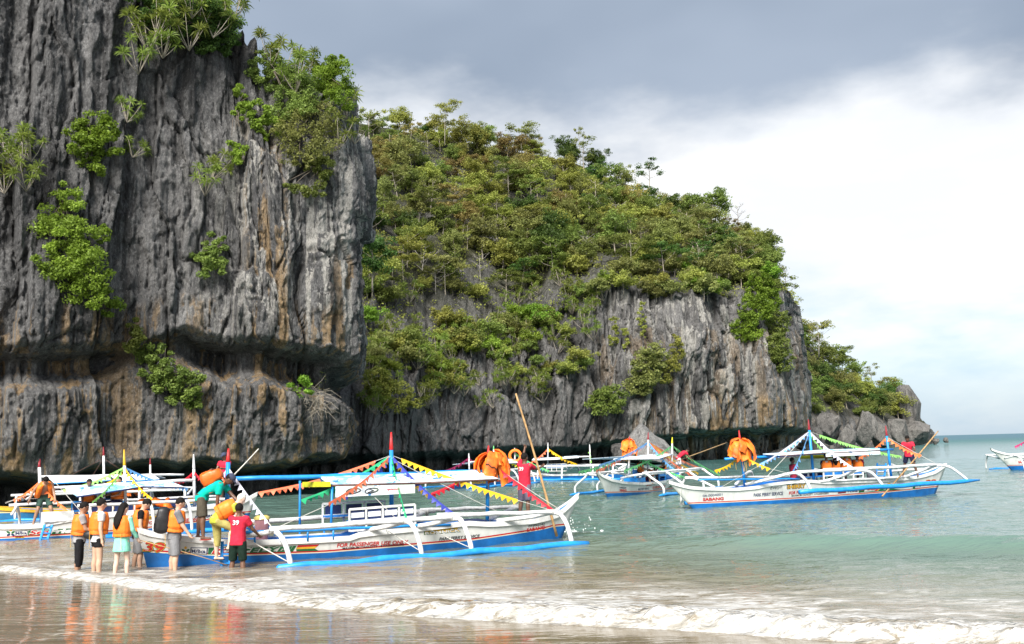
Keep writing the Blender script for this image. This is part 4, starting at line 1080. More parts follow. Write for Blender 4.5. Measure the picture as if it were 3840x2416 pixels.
        for i in range(n):
            t = t0 + (t1 - t0) * (i + .5) / n; p = f(t); d = (f(t + .01) - f(t - .01)).normalized()
            up = Vector((0, 0, 1)); sd = up.cross(d)
            sd = sd.normalized() if sd.length > 1e-4 else Vector((0, 1, 0)); u2 = d.cross(sd)
            M = Matrix((d, sd, u2)).transposed().to_4x4()
            M = M @ Matrix.Rotation(s.g.uniform(-.5, .5), 4, 'X'); M.translation = p - Vector((0, 0, .018))
            q = link('pennant', me, o); q.matrix_local = M
        return o
    def roof(s, c, mat, t=.02, name='roof', edge=None):
        o = s.part(name, MB().slab(c, t), mat); 
        if edge: 
            e = s.tube('roof_batten', [Vector(c[0]) - Vector((0, .01, .015)), Vector(c[1]) - Vector((0, .01, .015))], .022, edge, 6, o)
        return o
    def text(s, txt, p0, p1, h, mat, bold=.02, shear=0.0, lift=.006, up=(0, -1), name='lettering'):
        """lettering laid on the near hull side between two baseline points of the picture"""
        V, F = text_shape(txt, bold, shear)
        if not len(V): return
        out = []
        for x, y in V:
            px = p0[0] + (p1[0] - p0[0]) * x + up[0] * h * y; py = p0[1] + (p1[1] - p0[1]) * x + up[1] * h * y
            q = s.pix(px, py, s.half); b = float(s.side(np.array([q.x]), np.array([q.z]))[0])
            q = s.pix(px, py, b); b = float(s.side(np.array([q.x]), np.array([q.z]))[0]); out.append((q.x, -(b + lift), q.z))
        return s.part(name, MB().add(out, F), mat, parent=s.h)
    def patch(s, poly, mat, lift=.004, name='painted_panel'):
        out = []; n = len(poly)
        # subdivide edges so that the panel hugs the hull
        ctr = (sum(p[0] for p in poly) / n, sum(p[1] for p in poly) / n); pts = []
        for i in range(n):
            a, b = poly[i], poly[(i + 1) % n]
            for t in (0, .25, .5, .75): pts.append((a[0] + (b[0] - a[0]) * t, a[1] + (b[1] - a[1]) * t))
        for px, py in pts + [ctr]:
            q = s.pix(px, py, s.half); b = float(s.side(np.array([q.x]), np.array([q.z]))[0]); q = s.pix(px, py, b); b = float(s.side(np.array([q.x]), np.array([q.z]))[0])
            out.append((q.x, -(b + lift), q.z))
        k = len(pts); F = [(k, (i + 1) % k, i) for i in range(k)]
        return s.part(name, MB().add(out, F), mat, parent=s.h)
    def bench(s, a, b, height, v, depth=.35, frame=M_white, panel=M_navy, nb=4, worn=False):
        """bench whose back runs a->b (boat coordinates, top corners)"""
        a = Vector(a); b = Vector(b); d = (b - a); dn = Vector((0, 0, -height))
        m = MB(); m.bar(a, b, .05, .05)
        for i in range(nb + 1):
            p = a.lerp(b, i / nb); m.bar(p, p + dn, .04, .05, (0, 1, 0))
        m.bar(a + dn * .55, b + dn * .55, .04, .04); m.bar(a + dn * .98, b + dn * .98, .04, .04)
        o = s.part('bench', m, frame)
        for i in range(nb):
            p = a.lerp(b, (i + .12) / nb); q = a.lerp(b, (i + .88) / nb)
            s.part('back_panel', MB().slab([p + dn * .08, q + dn * .08, q + dn * .52, p + dn * .52], .012, (0, 1, 0)), panel, parent=o)
            if worn: s.part('worn_board', MB().slab([p + dn * .17 + Vector((0, -.006, 0)), q + dn * .17 + Vector((0, -.006, 0)), q + dn * .40 + Vector((0, -.006, 0)), p + dn * .40 + Vector((0, -.006, 0))], .004, (0, 1, 0)), M_tarpwhite, parent=o)
        s.part('seat', MB().slab([a + dn * .6, b + dn * .6, b + dn * .6 + Vector((0, depth * v, 0)), a + dn * .6 + Vector((0, depth * v, 0))], .03, (0, 0, 1)), M_deck, parent=o)
    def flower(s, c, r, mats=(M_yellowp, M_greenp, M_navy)):
        """round sun over four petal shapes, painted on the hull"""
        def oval(cx, cy, rx, ry, a): return [(cx + math.cos(t) * rx * math.cos(a) - math.sin(t) * ry * math.sin(a), cy + math.cos(t) * rx * math.sin(a) + math.sin(t) * ry * math.cos(a)) for t in np.linspace(0, 2 * math.pi, 10)[:-1]]
        s.patch(oval(c[0], c[1] - r * .75, r * .38, r * .38, 0), mats[0], name='emblem')
        for sg in (-1, 1):
            s.patch(oval(c[0] + sg * r * .6, c[1] - r * .1, r * .52, r * .26, -sg * .45), mats[1], name='emblem')
            s.patch(oval(c[0] + sg * r * .55, c[1] + r * .55, r * .5, r * .28, sg * .35), mats[2], name='emblem')
    def local(s, px, py, v): return s.pix(px, py, v)

def vest_bundle(loc, w, h, label, seed, straps=True):
    """life vests tied in a bundle round a mast: each vest its own padded slab"""
    g = random.Random(seed); e = empty('life_vest_bundle', loc); tag(e, label, 'life vests')
    k = 0
    for layer, (n, rr, top, bot, wd) in enumerate(((7, .40, .36, -.62, .46), (8, .52, .48, -.42, .44), (6, .40, .56, .02, .42))):
        for i in range(n):
            a = 2 * math.pi * (i + .5 * layer) / n + g.uniform(-.25, .25); L0 = g.uniform(.45, 1.25); Rq = rr * g.uniform(.65, 1.25); tw = g.uniform(-1.3, 1.3); tz = g.uniform(-.12, .10)
            ca, sa = math.cos(a), math.sin(a); vs = []; fs = []; nu, nv = 7, 5
            for su in (0, 1):
                for p_ in range(nu):
                    t = p_ / (nu - 1); ang = t * 2.3; r_ = Rq * math.sin(min(ang, 1.75)) + .05; z = top + (bot * L0 - top) * (1 - math.cos(min(ang, 3.0) * .95)) / 1.6
                    for q_ in range(nv):
                        s_ = (q_ / (nv - 1) - .5) * wd * (.45 + .55 * math.sin(min(1, t * 2.2) * 1.57)); th = (.045 if su else -.01) * (1 - .6 * abs(q_ / (nv - 1) - .5) * 2) + .02 * math.sin(t * 9 + k + q_)
                        rad = r_ + th; x = rad * w; y = (s_ + tw * t * .3) * w; vs.append((ca * x - sa * y, sa * x + ca * y, (z + tz + s_ * tw * .5 + .03 * math.sin(q_ * 3 + t * 7 + k)) * h))
            N_ = nu * nv
            for p_ in range(nu - 1):
                for q_ in range(nv - 1):
                    b0 = p_ * nv + q_; fs += [(b0, b0 + nv, b0 + nv + 1, b0 + 1), (N_ + b0, N_ + b0 + 1, N_ + b0 + nv + 1, N_ + b0 + nv)]
            for p_ in range(nu - 1): fs += [(p_ * nv, N_ + p_ * nv, N_ + (p_ + 1) * nv, (p_ + 1) * nv), (p_ * nv + nv - 1, (p_ + 1) * nv + nv - 1, N_ + (p_ + 1) * nv + nv - 1, N_ + p_ * nv + nv - 1)]
            fs.append(tuple((nu - 1) * nv + q_ for q_ in range(nv)) + tuple(N_ + (nu - 1) * nv + q_ for q_ in reversed(range(nv))))
            o = MB().add(vs, fs).build('life_vest', M_vestd if k % 2 else M_vest, e, True); k += 1
            if layer == 1 and i % 3 == 0:
                m_ = [Vector(vs[N_ + 4 * nv + q_]) * 1.03 for q_ in range(nv)]; MB().tube(m_, .012, 4).build('webbing', M_blackp, o)
    if straps:
        for i in range(5):
            a = g.uniform(0, 6.28); p = Vector((math.cos(a) * .35 * w, math.sin(a) * .35 * w, -.5 * h))
            MB().tube([p, p + Vector((.02, 0, -.3 * h)), p + Vector((g.uniform(-.05, .05), 0, -g.uniform(.45, .7) * h))], .008, 4).build('strap', paint('yellow_cord', (.62, .36, .06), .8), e)
    return e

# ================================================================== boat 39, the nearest
A = Boat('outrigger_boat', 'nearest white and blue outrigger boat, number 39, being boarded by tourists in the shallows', (849, 2118), (1777, 2055), .45)
A.hull([(512, 1984), (560, 1998), (640, 2010), (740, 2020), (860, 2027), (1000, 2026), (1177, 2018), (1320, 2010), (1345, 1997), (1450, 1985), (1600, 1972), (1750, 1955), (1840, 1960), (2008, 1950), (2100, 1932), (2156, 1893), (2201, 1851)],
       (572, 2120), (2085, 1990), B=.56, stripe=[(534, 2072), (849, 2083), (1217, 2068), (1773, 2023), (2045, 1985), (2090, 1975)])
A.trim(well=(.16, .80))
mA1 = A.mast((857, 1682), (849, 1990), .17, .055); mA2 = A.mast((1467, 1621), (1469, 2000), .18, .055); mA3 = A.mast((1832, 1671), (1827, 1958), .16, .05)
A.pole('ridge_pole', A.pix(858, 1797, .0), A.pix(1832, 1768, .0), .05, M_blue)
# outrigger arms, near side traced, far side mirrored
vT, vF = 1.30, 1.72
near = [[(905, 2010, .3), (975, 2003, .8), (1030, 1994, 1.2), (1062, 2025, 1.5), (1082, 2080, 1.66), (1092, 2130, 1.70)],
        [(1345, 1993, .3), (1440, 1977, .85), (1522, 1958, 1.25), (1550, 1976, 1.45), (1571, 2030, 1.63), (1583, 2085, 1.70)],
        [(1523, 1980, .3), (1620, 1965, .85), (1703, 1946, 1.25), (1731, 1954, 1.40), (1757, 2015, 1.6), (1772, 2078, 1.70)],
        [(1865, 1953, .3), (1980, 1940, .85), (2082, 1923, 1.25), (2118, 1952, 1.45), (2136, 2000, 1.6), (2146, 2048, 1.70)]]
tops = []
for a in near:
    P = [A.pix(x, y, v) for x, y, v in a]; A.arm(P, .055); tops.append(P[2])
for tp in tops:
    for sg in (1, -1):
        c0 = Vector((tp.x, tp.y * sg, tp.z + .02)); A.tube('lashing', [c0 + Vector((.012 * i, .075 * math.cos(i * 1.3), .075 * math.sin(i * 1.3))) for i in range(-10, 11)], .008, M_rope, 4)
fa, fb = A.pix(1045, 2131, 1.72), A.pix(2206, 2038, 1.72)
fpts = [fa.lerp(fb, t) + Vector((0, 0, .025 * math.sin(t * 23))) for t in np.linspace(0, 1, 14)]
A.tube('outrigger_float', [fa - Vector((.05, 0, 0))] + fpts, [.03] + [.075] + [.075 + .006 * (i % 2) for i in range(13)], M_blue, 10); A.tube('outrigger_float', [Vector((p.x, -p.y, p.z - .02)) for p in fpts], .075, M_blue, 10)
ra = A.pix(1011, 1986, 1.24); rb = A.pix(1702, 1940, 1.24); rc = A.pix(2100, 1920, 1.24)
A.pole('side_rail', ra, rb, .055); A.pole('side_rail', rb + Vector((-.4, 0, .06)), rc, .05)
A.pole('side_rail', Vector((ra.x - .9, -ra.y, ra.z + .0)), Vector((rb.x + .3, -rb.y, rb.z)), .055); A.pole('side_rail', Vector((rb.x - .1, -rb.y, rb.z + .03)), Vector((rc.x, -rc.y, rc.z)), .05)
# blue handrails with posts
for yv in (-.58, .58):
    z0 = A.topz(A.pix(950, 2020, .45).x); uu = [A.pix(p, 2000, .58).x for p in (905, 1690)]
    zr = [A.pix(905, 1998, .58).z, A.pix(1690, 1967, .58).z]
    A.pole('hand_rail', (uu[0], yv, zr[0]), (uu[1], yv, zr[1]), .032, M_blue)
    for t in (.06, .18, .30, .42): 
        u = uu[0] + (uu[1] - uu[0]) * t; z = zr[0] + (zr[1] - zr[0]) * t; A.tube('rail_post', [(u, yv * .97, A.topz(u) - .05), (u, yv, z)], .022, M_blue, 6)
for k, (x0, y0, x1, y1, v) in enumerate([(1125, 1803, 1124, 1990, -.3), (1246, 1822, 1241, 1992, .5)]): A.tube('roof_post', [A.pix(x0, y0, v), A.pix(x1, y1, v)], .028, M_blue, 6)
# roof: two printed halves a side
rl, rm, rr = A.pix(1197, 1790, .02), A.pix(1467, 1780, .02), A.pix(1778, 1766, .02)
nl, nm, nr = A.pix(1236, 1819, .52), A.pix(1555, 1811, .52), A.pix(1868, 1797, .52)
rf = A.roof([nl, nm, rm, rl], M_tarp, edge=M_brown); A.roof([nm + Vector((.01, 0, .0)), nr, rr, rm + Vector((.01, 0, 0))], M_tarpw, edge=M_brown)
fl_, fm_, fr_ = [Vector((p.x, -p.y, p.z)) for p in (nl, nm, nr)]
A.roof([rl + Vector((0, .02, 0)), rm + Vector((0, .02, 0)), fm_, fl_], M_tarp); A.roof([rm + Vector((.01, .02, 0)), rr + Vector((0, .02, 0)), fr_, fm_ + Vector((.01, 0, 0))], M_tarpw)
def on_roof(boat, parent, c, txt, u0, u1, v0, v1, mat):
    V, F = text_shape(txt, .01); c = [Vector(p) for p in c]; n = (c[1] - c[0]).cross(c[3] - c[0]).normalized()
    out = []
    for x, y in V:
        a = u0 + (u1 - u0) * x; b = v0 + (v1 - v0) * y; out.append(c[0].lerp(c[1], a).lerp(c[3].lerp(c[2], a), b) + n * .026)
    boat.part('lettering', MB().add(out, F), mat, parent=parent)
on_roof(A, rf, [nl, nm, rm, rl], '"BAYANIHAN"', .62, .95, .58, .70, M_navy)
hl, hr = A.pix(1258, 1824, .54), A.pix(1556, 1816, .54)
bn = A.part('banner', MB().slab([hl, hr, hr - Vector((0, 0, .21)), hl - Vector((0, 0, .25))], .004, (0, 1, 0)), M_banner)
Vt, Ft = text_shape('footstep', .02); A.part('lettering', MB().add([hl.lerp(hr, .80 - .16 * x) + Vector((0, -.006, -.14 + .07 * y)) for x, y in Vt], [f[::-1] for f in Ft]), M_red, parent=bn)
for (t, w_) in ((.20, .14), (.43, .13)):
    c = hl.lerp(hr, t) + Vector((0, -.006, -.12)); ov = [c + Vector((math.cos(q) * w_ * 1.2 * (1 + .2 * math.cos(q)), 0, math.sin(q) * w_ * .42 + math.cos(q) * .02)) for q in np.linspace(0, 2 * math.pi, 17)[:-1]]
    A.tube('printed_sandal', ov + ov[:1], .012, M_blackp, 4, bn); A.tube('printed_sandal', [c + Vector((-.05, -.004, .05)), c + Vector((.08, -.004, .0)), c + Vector((-.06, -.004, -.04))], .012, M_blackp, 4, bn)
yl, yr = A.pix(1134, 1808, -.5), A.pix(1240, 1806, .6)
A.part('banner', MB().slab([yl, yr, yr - Vector((0, 0, .12)), yl - Vector((0, 0, .12))], .004, (0, 1, 0)), M_bannery)
# benches
A.bench(A.pix(1310, 1911, .42), A.pix(1556, 1892, .42), .50, 1, worn=True); A.bench(A.pix(1210, 1890, -.42), A.pix(1442, 1878, -.42), .50, -1, nb=3)
A.part('engine_box', MB().box(A.pix(1745, 1962, .0) - Vector((0, 0, .08)), .9, .7, .3), M_navy)
A.part('fore_hatch', MB().box(A.pix(1640, 1950, .0) - Vector((0, 0, .05)), .8, .75, .14), M_deck)
# stays
A.rope(A.pix(857, 1760, 0), tops[0], .008, 0); A.rope(A.pix(905, 2010, .5), A.pix(1085, 2110, 1.66), .012, 0); A.rope(A.pix(1445, 1985, .6), A.pix(1578, 2068, 1.65), .010, 0); A.rope(A.pix(1620, 1990, .6), A.pix(1758, 2052, 1.62), .010, 0)
A.rope(A.pix(1010, 1992, 1.2), A.pix(1240, 1890, .5), .010, 0); A.rope(mA3 - Vector((0, 0, .1)), A.pix(2120, 1925, 1.2), .008, .02); A.rope(A.pix(1470, 1720, 0), A.pix(1890, 1930, 1.2), .006, .02); A.rope(A.pix(1380, 1840, .3), A.pix(1500, 1960, 1.1), .006, .0)
# bunting
k2 = mA2 - Vector((0, 0, .12)); k3 = mA3 - Vector((0, 0, .05)); k1 = mA1 - Vector((0, 0, .12))
A.bunting(k2, A.pix(970, 1848, -1.3), 'coral', t0=.12); A.bunting(k2, A.pix(1130, 1876, -.9), 'green', t0=.05); A.bunting(k2, A.pix(1232, 1888, 1.25), 'coral', t0=.05)
A.bunting(k2, A.pix(1290, 1862, -1.0), 'navy'); A.bunting(k2, A.pix(1527, 1945, 1.2), 'green', t0=.04); A.bunting(k2, A.pix(1722, 1940, 1.2), 'navy', t0=.03)
A.bunting(k2, A.pix(2090, 1921, 1.2), 'yellow', t0=.06, t1=.76, sag=.06); A.bunting(k2, A.pix(1605, 1853, -1.2), 'yellow'); A.bunting(k3, A.pix(2086, 1920, 1.2), 'red', sag=.04); A.bunting(k3, A.pix(1617, 1852, -1.2), 'red')
A.bunting(k1, A.pix(1030, 1990, 1.2), 'white', t1=.86, sag=.03); A.bunting(k1, A.pix(770, 1830, -1.2), 'white')
# lettering
A.text('39', (532, 2074), (623, 2077), 44, M_greenp, .075, .15, .004); A.text('39', (534, 2072), (621, 2075), 40, M_yellowp, .05, .15, .007); A.text('39', (537, 2070), (618, 2073), 37, M_red, .02, .15, .010)
A.flower((696, 2065), 14)
A.patch([(715, 2053), (780, 2054), (777, 2080), (712, 2079)], M_navy, .004); A.patch([(718, 2056), (775, 2057), (773, 2077), (715, 2076)], M_white, .007); A.text('M/Bca', (718, 2074), (771, 2075), 14, M_navy, .03, 0, .010)
A.patch([(782, 2054), (1112, 2047), (1098, 2069), (779, 2080)], M_greenp, .004)
A.text('ROCELYN', (790, 2077), (1100, 2068), 21, M_white, .055, .3, .007); A.text('ROC', (793, 2077), (915, 2075), 20, M_red, .03, .3, .010); A.text('ELYN', (935, 2073), (1098, 2067), 19, M_greenp, .03, .3, .010)
A.patch([(1118, 2045), (1197, 2042), (1190, 2049), (1112, 2053)], M_red); A.patch([(1112, 2053.5), (1190, 2049.5), (1180, 2057), (1110, 2060)], M_yellowp); A.patch([(1110, 2060.5), (1180, 2057.5), (1196, 2066), (1112, 2068)], M_greenp)
A.text('FOR PASSENGER USE ONLY', (1263, 2053), (1532, 2040), 15, M_red, .03, .2); A.text('MAXIMUM CAPACITY : 8 PASSENGERS', (1284, 2061), (1514, 2046), 7.5, M_blackp, .02, .1)
A.patch([(1600, 1974), (1660, 1968), (1655, 1974), (1596, 1979)], M_yellowp); A.patch([(1660, 1968), (1718, 1965), (1712, 1971), (1656, 1974)], M_greenp)
A.text('ROMNICK', (1590, 2007), (1728, 1996), 24, M_greenp, .10, .0, .004); A.text('ROMNICK', (1593, 2005), (1725, 1994), 20, M_yellowp, .05, .0, .007); A.text('ROMNICK', (1594, 2005), (1724, 1994), 10, M_white, .03, .0, .010)
A.text('PARK FERRY SERVICE', (1647, 2028), (1799, 2016), 12, M_blackp, .025, .2); A.text('04-0002143', (1982, 1978), (2043, 1969), 8, M_blackp, .01, .15); A.text('SABANG', (1975, 1995), (2044, 1984), 13, M_red, .04, .1)
vest_bundle(A.W(A.pix(1852, 1748, .0)), .62, .62, 'big bundle of orange life vests tied to the right mast of the nearest boat', 3)

# ================================================================== ready-made outrigger rig in boat coordinates
def rig(b, us, zt=.95, vT_=1.3, vF_=1.75, f0=None, f1=None, r=.045, near_from=0, rail=True, inner=None):
    for i, u in enumerate(us):
        for sg in (-1, 1):
            if sg == -1 and i < near_from: continue
            pts = [(u - .05, sg * .25, zt - .18), (u, sg * .8, zt - .06), (u + .02, sg * vT_, zt), (u + .06, sg * (vT_ + .22), zt - .15), (u + .1, sg * (vF_ - .05), zt * .45), (u + .12, sg * vF_, .06)]
            b.arm(pts, r, both=False)
    f0 = us[0] - .4 if f0 is None else f0; f1 = us[-1] + .6 if f1 is None else f1
    for sg in (-1, 1):
        s0 = f0 if not (sg == -1 and near_from) else us[near_from] - .4
        pts = [Vector((s0 + (f1 - s0) * t, sg * vF_, .05 + .02 * math.sin(t * 19))) for t in np.linspace(0, 1, 12)]
        b.tube('outrigger_float', pts, [.03] + [.075] * 11, M_blue, 8)
        if rail:
            s0 = us[0] - .2 if not (sg == -1 and near_from) else us[near_from] - .3
            b.pole('side_rail', (s0, sg * vT_ * .97, zt + .05), (us[-1] + .15, sg * vT_ * .97, zt + .05), r)

# ================================================================== boat left behind the tourists
pB0 = ground(0, 2031); dB = Vector((math.cos(R(25)), math.sin(R(25)), 0))
B = Boat('outrigger_boat', 'white and blue outrigger boat with a blue ladder and printed roof, behind the waiting tourists', None, None, .45, uv=((pB0.x, pB0.y), (pB0.x + dB.x, pB0.y + dB.y)))
B.hull([(-120, 1960), (-60, 1968), (0, 1974), (90, 1972), (165, 1967), (185, 1958), (270, 1942), (400, 1928), (512, 1918), (630, 1912), (756, 1900), (850, 1892), (906, 1884), (944, 1866), (978, 1846)], (-90, 2040), (905, 1930), B=.55, stripe=[(-90, 2024), (0, 2019), (257, 2005), (530, 1982), (756, 1955), (900, 1925)])
B.trim(well=(.26, .80))
mB1 = B.mast((147, 1730), (155, 1960), .10, .05, M_pole, M_darkred); mB2 = B.mast((465, 1686), (472, 1920), .26, .05, M_pole, M_yellowp); mB3 = B.mast((726, 1704), (730, 1900), .28, .05, M_pole, M_pole)
B.pole('ridge_pole', B.pix(155, 1834, 0), B.pix(732, 1800, 0), .05, M_pole)
zB = .95
rig(B, [B.pix(p, 1940, 1.3).x for p in (40, 330, 560, 700, 860)], .92, near_from=1)
B.pole('hand_rail', B.pix(165, 1957, .5), B.pix(275, 1950, .5), .05, M_pole)
n0, n1, n2 = B.pix(288, 1863, .5), B.pix(533, 1826, .5), B.pix(690, 1828, .5); t0_, t1_, t2_ = B.pix(245, 1834, .02), B.pix(466, 1813, .02), B.pix(640, 1808, .02)
rfB = B.roof([n0, n1, t1_, t0_], M_tarp, edge=M_navy); B.roof([n1 + Vector((.02, 0, .01)), n2, t2_, t1_ + Vector((.02, 0, 0))], M_tarp, edge=M_navy)
f0_, f1_, f2_ = [Vector((p.x, -p.y, p.z)) for p in (n0, n1, n2)]
B.roof([t0_ + Vector((0, .02, 0)), t1_ + Vector((0, .02, 0)), f1_, f0_], M_tarpw); B.roof([t1_ + Vector((.02, .02, 0)), t2_ + Vector((0, .02, 0)), f2_, f1_ + Vector((.02, 0, 0))], M_tarpw)
on_roof(B, rfB, [n0, n1, t1_, t0_], '"BAYANIHAN"', .60, .92, .60, .70, M_navy)
B.bench(B.pix(340, 1898, .4), B.pix(505, 1885, .4), .45, 1); B.bench(B.pix(270, 1884, -.4), B.pix(420, 1872, -.4), .5, -1, frame=M_blue)
B.part('cabin_board', MB().box(B.pix(215, 1940, .3), .9, .05, .35), M_white); B.part('hatch_cover', MB().box(B.pix(640, 1885, 0), 1.0, .7, .22), M_navy)
kb2 = mB2 - Vector((0, 0, .05)); kb1 = mB1 - Vector((0, 0, .45)); kb3 = mB3 - Vector((0, 0, .08))
B.bunting(kb1, B.pix(20, 1885, -1.3), 'orange', .13, t1=.75); B.bunting(kb1, B.pix(290, 1935, 1.1), 'orange', .13, t1=.72)
B.bunting(kb2, B.pix(235, 1838, -1.2), 'lime', .14); B.bunting(kb2, B.pix(345, 1884, .9), 'lime', .12); B.bunting(kb2, B.pix(400, 1812, -.9), 'yellow', .12); B.bunting(kb2, B.pix(570, 1870, 1.0), 'yellow', .14)
B.bunting(kb2, B.pix(705, 1832, -1.2), 'sky', .13); B.bunting(kb2, B.pix(540, 1815, -.6), 'sky', .12); B.bunting(kb3, B.pix(655, 1806, -1.2), 'red', .12); B.bunting(kb3, B.pix(800, 1818, 1.0), 'red', .12)
for a, c in (((150, 1840), (20, 1888)), ((154, 1870), (60, 1872)), ((210, 1812), (330, 1950))): B.rope(B.pix(*a, 0), B.pix(*c, 1.0), .008, 0)
B.flower((40, 1998), 15); B.patch([(58, 1992), (104, 1990), (101, 2009), (56, 2011)], M_navy, .004); B.patch([(60, 1994), (102, 1992), (99, 2007), (58, 2009)], M_white, .007); B.text('M/Bca', (60, 2006), (99, 2004), 11, M_navy, .03, 0, .010)
B.patch([(56, 2014), (92, 2012), (90, 2018), (55, 2019)], M_yellowp); B.text('SSFMPC', (58, 2018), (88, 2016), 5, M_blackp, .03, 0, .008)
B.patch([(106, 1990), (300, 1980), (300, 1999), (104, 2009)], M_greenp, .004); B.text('SeaFriend', (108, 2006), (330, 1996), 18, M_white, .06, .25, .007); B.text('Sea', (110, 2006), (184, 2002), 16, M_red, .02, .25, .010)
B.patch([(514, 1938), (606, 1934), (604, 1947), (514, 1951)], M_yellowp, .004); B.text('ADRIAN DRIX DORS-CULEY', (516, 1949), (603, 1946), 8, M_blackp, .03, 0, .008); B.text('FOR PASSENGER USE ONLY', (551, 1968), (760, 1952), 12, M_red, .03, .2); B.text('PARK FERRY SERVICE', (730, 1946), (860, 1934), 10, M_navy, .03, .2)
B.part('painted_panel', MB(), M_red) if False else None

def ladder(a0, a1, b0, b1, label, rungs=3, r=.03, mat=M_blue):
    """two rails a0-a1 and b0-b1 (world), rungs between"""
    e = empty('ladder', a1); tag(e, label, 'ladder'); o = Vector(a1)
    for p, q in ((a0, a1), (b0, b1)): MB().bar(Vector(p) - o, Vector(q) - o, .06, .04, (0, 1, 0)).build('rail', mat, e)
    for i in range(rungs):
        t = .15 + .72 * i / (rungs - 1); p = Vector(a0).lerp(Vector(a1), t) - o; q = Vector(b0).lerp(Vector(b1), t) - o; MB().bar(p, q, .10, .03).build('rung', mat, e)
ladder(B.W(B.pix(168, 1968, .62)), B.W(B.pix(150, 2028, .95)), B.W(B.pix(196, 1970, .62)), B.W(B.pix(176, 2030, .95)), 'blue wooden ladder hooked over the side of the boat behind the tourists')
ladder(A.W(A.pix(834, 2030, .60)), A.W(A.pix(830, 2124, .64)), A.W(A.pix(866, 2030, .60)), A.W(A.pix(862, 2124, .64)), 'blue boarding ladder on the side of the nearest boat, under the climbing woman')

# ================================================================== boat moored behind, blue hull with yellow rail
pD = ground(-60, 1955); dD = Vector((math.cos(R(12)), math.sin(R(12)), 0))
D = Boat('outrigger_boat', 'blue hulled outrigger boat with a yellow rail and plain white roof, farthest left', None, None, .45, uv=((pD.x, pD.y), (pD.x + dD.x, pD.y + dD.y)))
D.hull([(-140, 1880), (-80, 1900), (0, 1905), (120, 1912), (300, 1912), (500, 1895), (640, 1880), (740, 1858), (800, 1838)], (-100, 1950), (740, 1900), B=.55, mat=M_hull_blue, stripe=(.3, .25, .4))
D.trim(well=(.2, .8), rail_mat=M_yellowp)
mD1 = D.mast((150, 1722), (157, 1890), .35, .035, M_pole, M_darkred); mD2 = D.mast((388, 1676), (391, 1900), .15, .05, M_pole, M_darkred); mD3 = D.mast((563, 1719), (565, 1890), .14, .04, M_pole, M_darkred)
rig(D, [D.pix(p, 1880, 1.3).x for p in (60, 300, 520, 690)], .95)
D.pole('ridge_pole', D.pix(155, 1788, 0), D.pix(690, 1780, 0), .045, M_pole)
for (a, b_, c, d_) in (((203, 1813), (418, 1801), (404, 1786), (172, 1786)), ((440, 1806), (598, 1798), (570, 1778), (415, 1786))):
    q = [D.pix(*a, .8), D.pix(*b_, .8), D.pix(*c, .02), D.pix(*d_, .02)]; D.roof(q, M_tarpwhite, edge=M_blue); D.roof([q[3] + Vector((0, .02, 0)), q[2] + Vector((0, .02, 0)), Vector((q[1].x, -q[1].y, q[1].z)), Vector((q[0].x, -q[0].y, q[0].z))], M_tarpwhite)
for c in ((60, 1890), (300, 1860), (600, 1860)): D.rope(mD2 - Vector((0, 0, .1)), D.pix(*c, -1.0), .008, 0, M_brown)
D.bench(D.pix(330, 1880, .3), D.pix(480, 1870, .3), .45, 1, panel=M_blue)
vest_bundle(D.W(D.pix(500, 1830, .1)), .45, .45, 'bunch of orange life vests hanging under the plain white roof at left', 9, False)

# ================================================================== boat 38, second ferry
H = Boat('outrigger_boat', 'white and blue outrigger boat, number 38, being poled off with seated passengers', (2638, 1908), (3505, 1858), .45)
H.hull([(2525, 1803), (2562, 1815), (2600, 1825), (2665, 1830), (2765, 1831), (2835, 1824), (2890, 1812), (2960, 1803), (3030, 1800), (3090, 1806), (3251, 1800), (3388, 1793), (3466, 1783), (3525, 1768), (3582, 1738)], (2640, 1908), (3500, 1850), B=.56, stripe=[(2625, 1889), (2997, 1868), (3300, 1847), (3517, 1828)])
H.trim(well=(.18, .78), rail_mat=M_white)
mH1 = H.mast((2771, 1614), (2794, 1828), .20, .055); mH2 = H.mast((3031, 1573), (3052, 1800), .18, .055, tip=M_darkred); mH3 = H.mast((3321, 1597), (3342, 1790), .20, .05, tip=M_darkred)
H.pole('ridge_pole', H.pix(2718, 1722, 0), H.pix(3349, 1685, 0), .045, M_blue)
for a in ([(2795, 1818, .3), (2890, 1795, .85), (2957, 1777, 1.25), (2992, 1776, 1.4), (3025, 1806, 1.6), (3046, 1850, 1.70)],
          [(3068, 1812, .3), (3150, 1788, .85), (3215, 1766, 1.25), (3262, 1770, 1.42), (3295, 1800, 1.6), (3319, 1836, 1.70)],
          [(3380, 1793, .3), (3450, 1768, .85), (3513, 1746, 1.25), (3560, 1752, 1.42), (3600, 1778, 1.6), (3632, 1805, 1.70)],
          [(2660, 1826, .3), (2610, 1808, .85), (2570, 1793, 1.25), (2555, 1800, 1.4), (2549, 1840, 1.6), (2546, 1880, 1.70)][:0]):
    if a: H.arm([H.pix(x, y, v) for x, y, v in a], .055)
ha, hb = H.pix(2998, 1846, 1.72), H.pix(3674, 1802, 1.72)
H.tube('outrigger_float', [ha.lerp(hb, t) + Vector((0, 0, .02 * math.sin(t * 21))) for t in np.linspace(0, 1, 12)], [.085] * 11 + [.03], M_blue, 10)
H.tube('outrigger_float', [Vector((H.pix(2570, 1880, -1.7).x, 1.72, .08)), Vector((hb.x - 1.5, 1.72, .08))], .085, M_blue, 10)
H.pole('side_rail', H.pix(2985, 1772, 1.25), H.pix(3528, 1742, 1.25), .055); H.pole('side_rail', H.pix(2569, 1793, -1.25), H.pix(3000, 1787, -1.25), .05); H.pole('side_rail', H.pix(3000, 1786, -1.25), H.pix(3500, 1758, -1.25), .05)
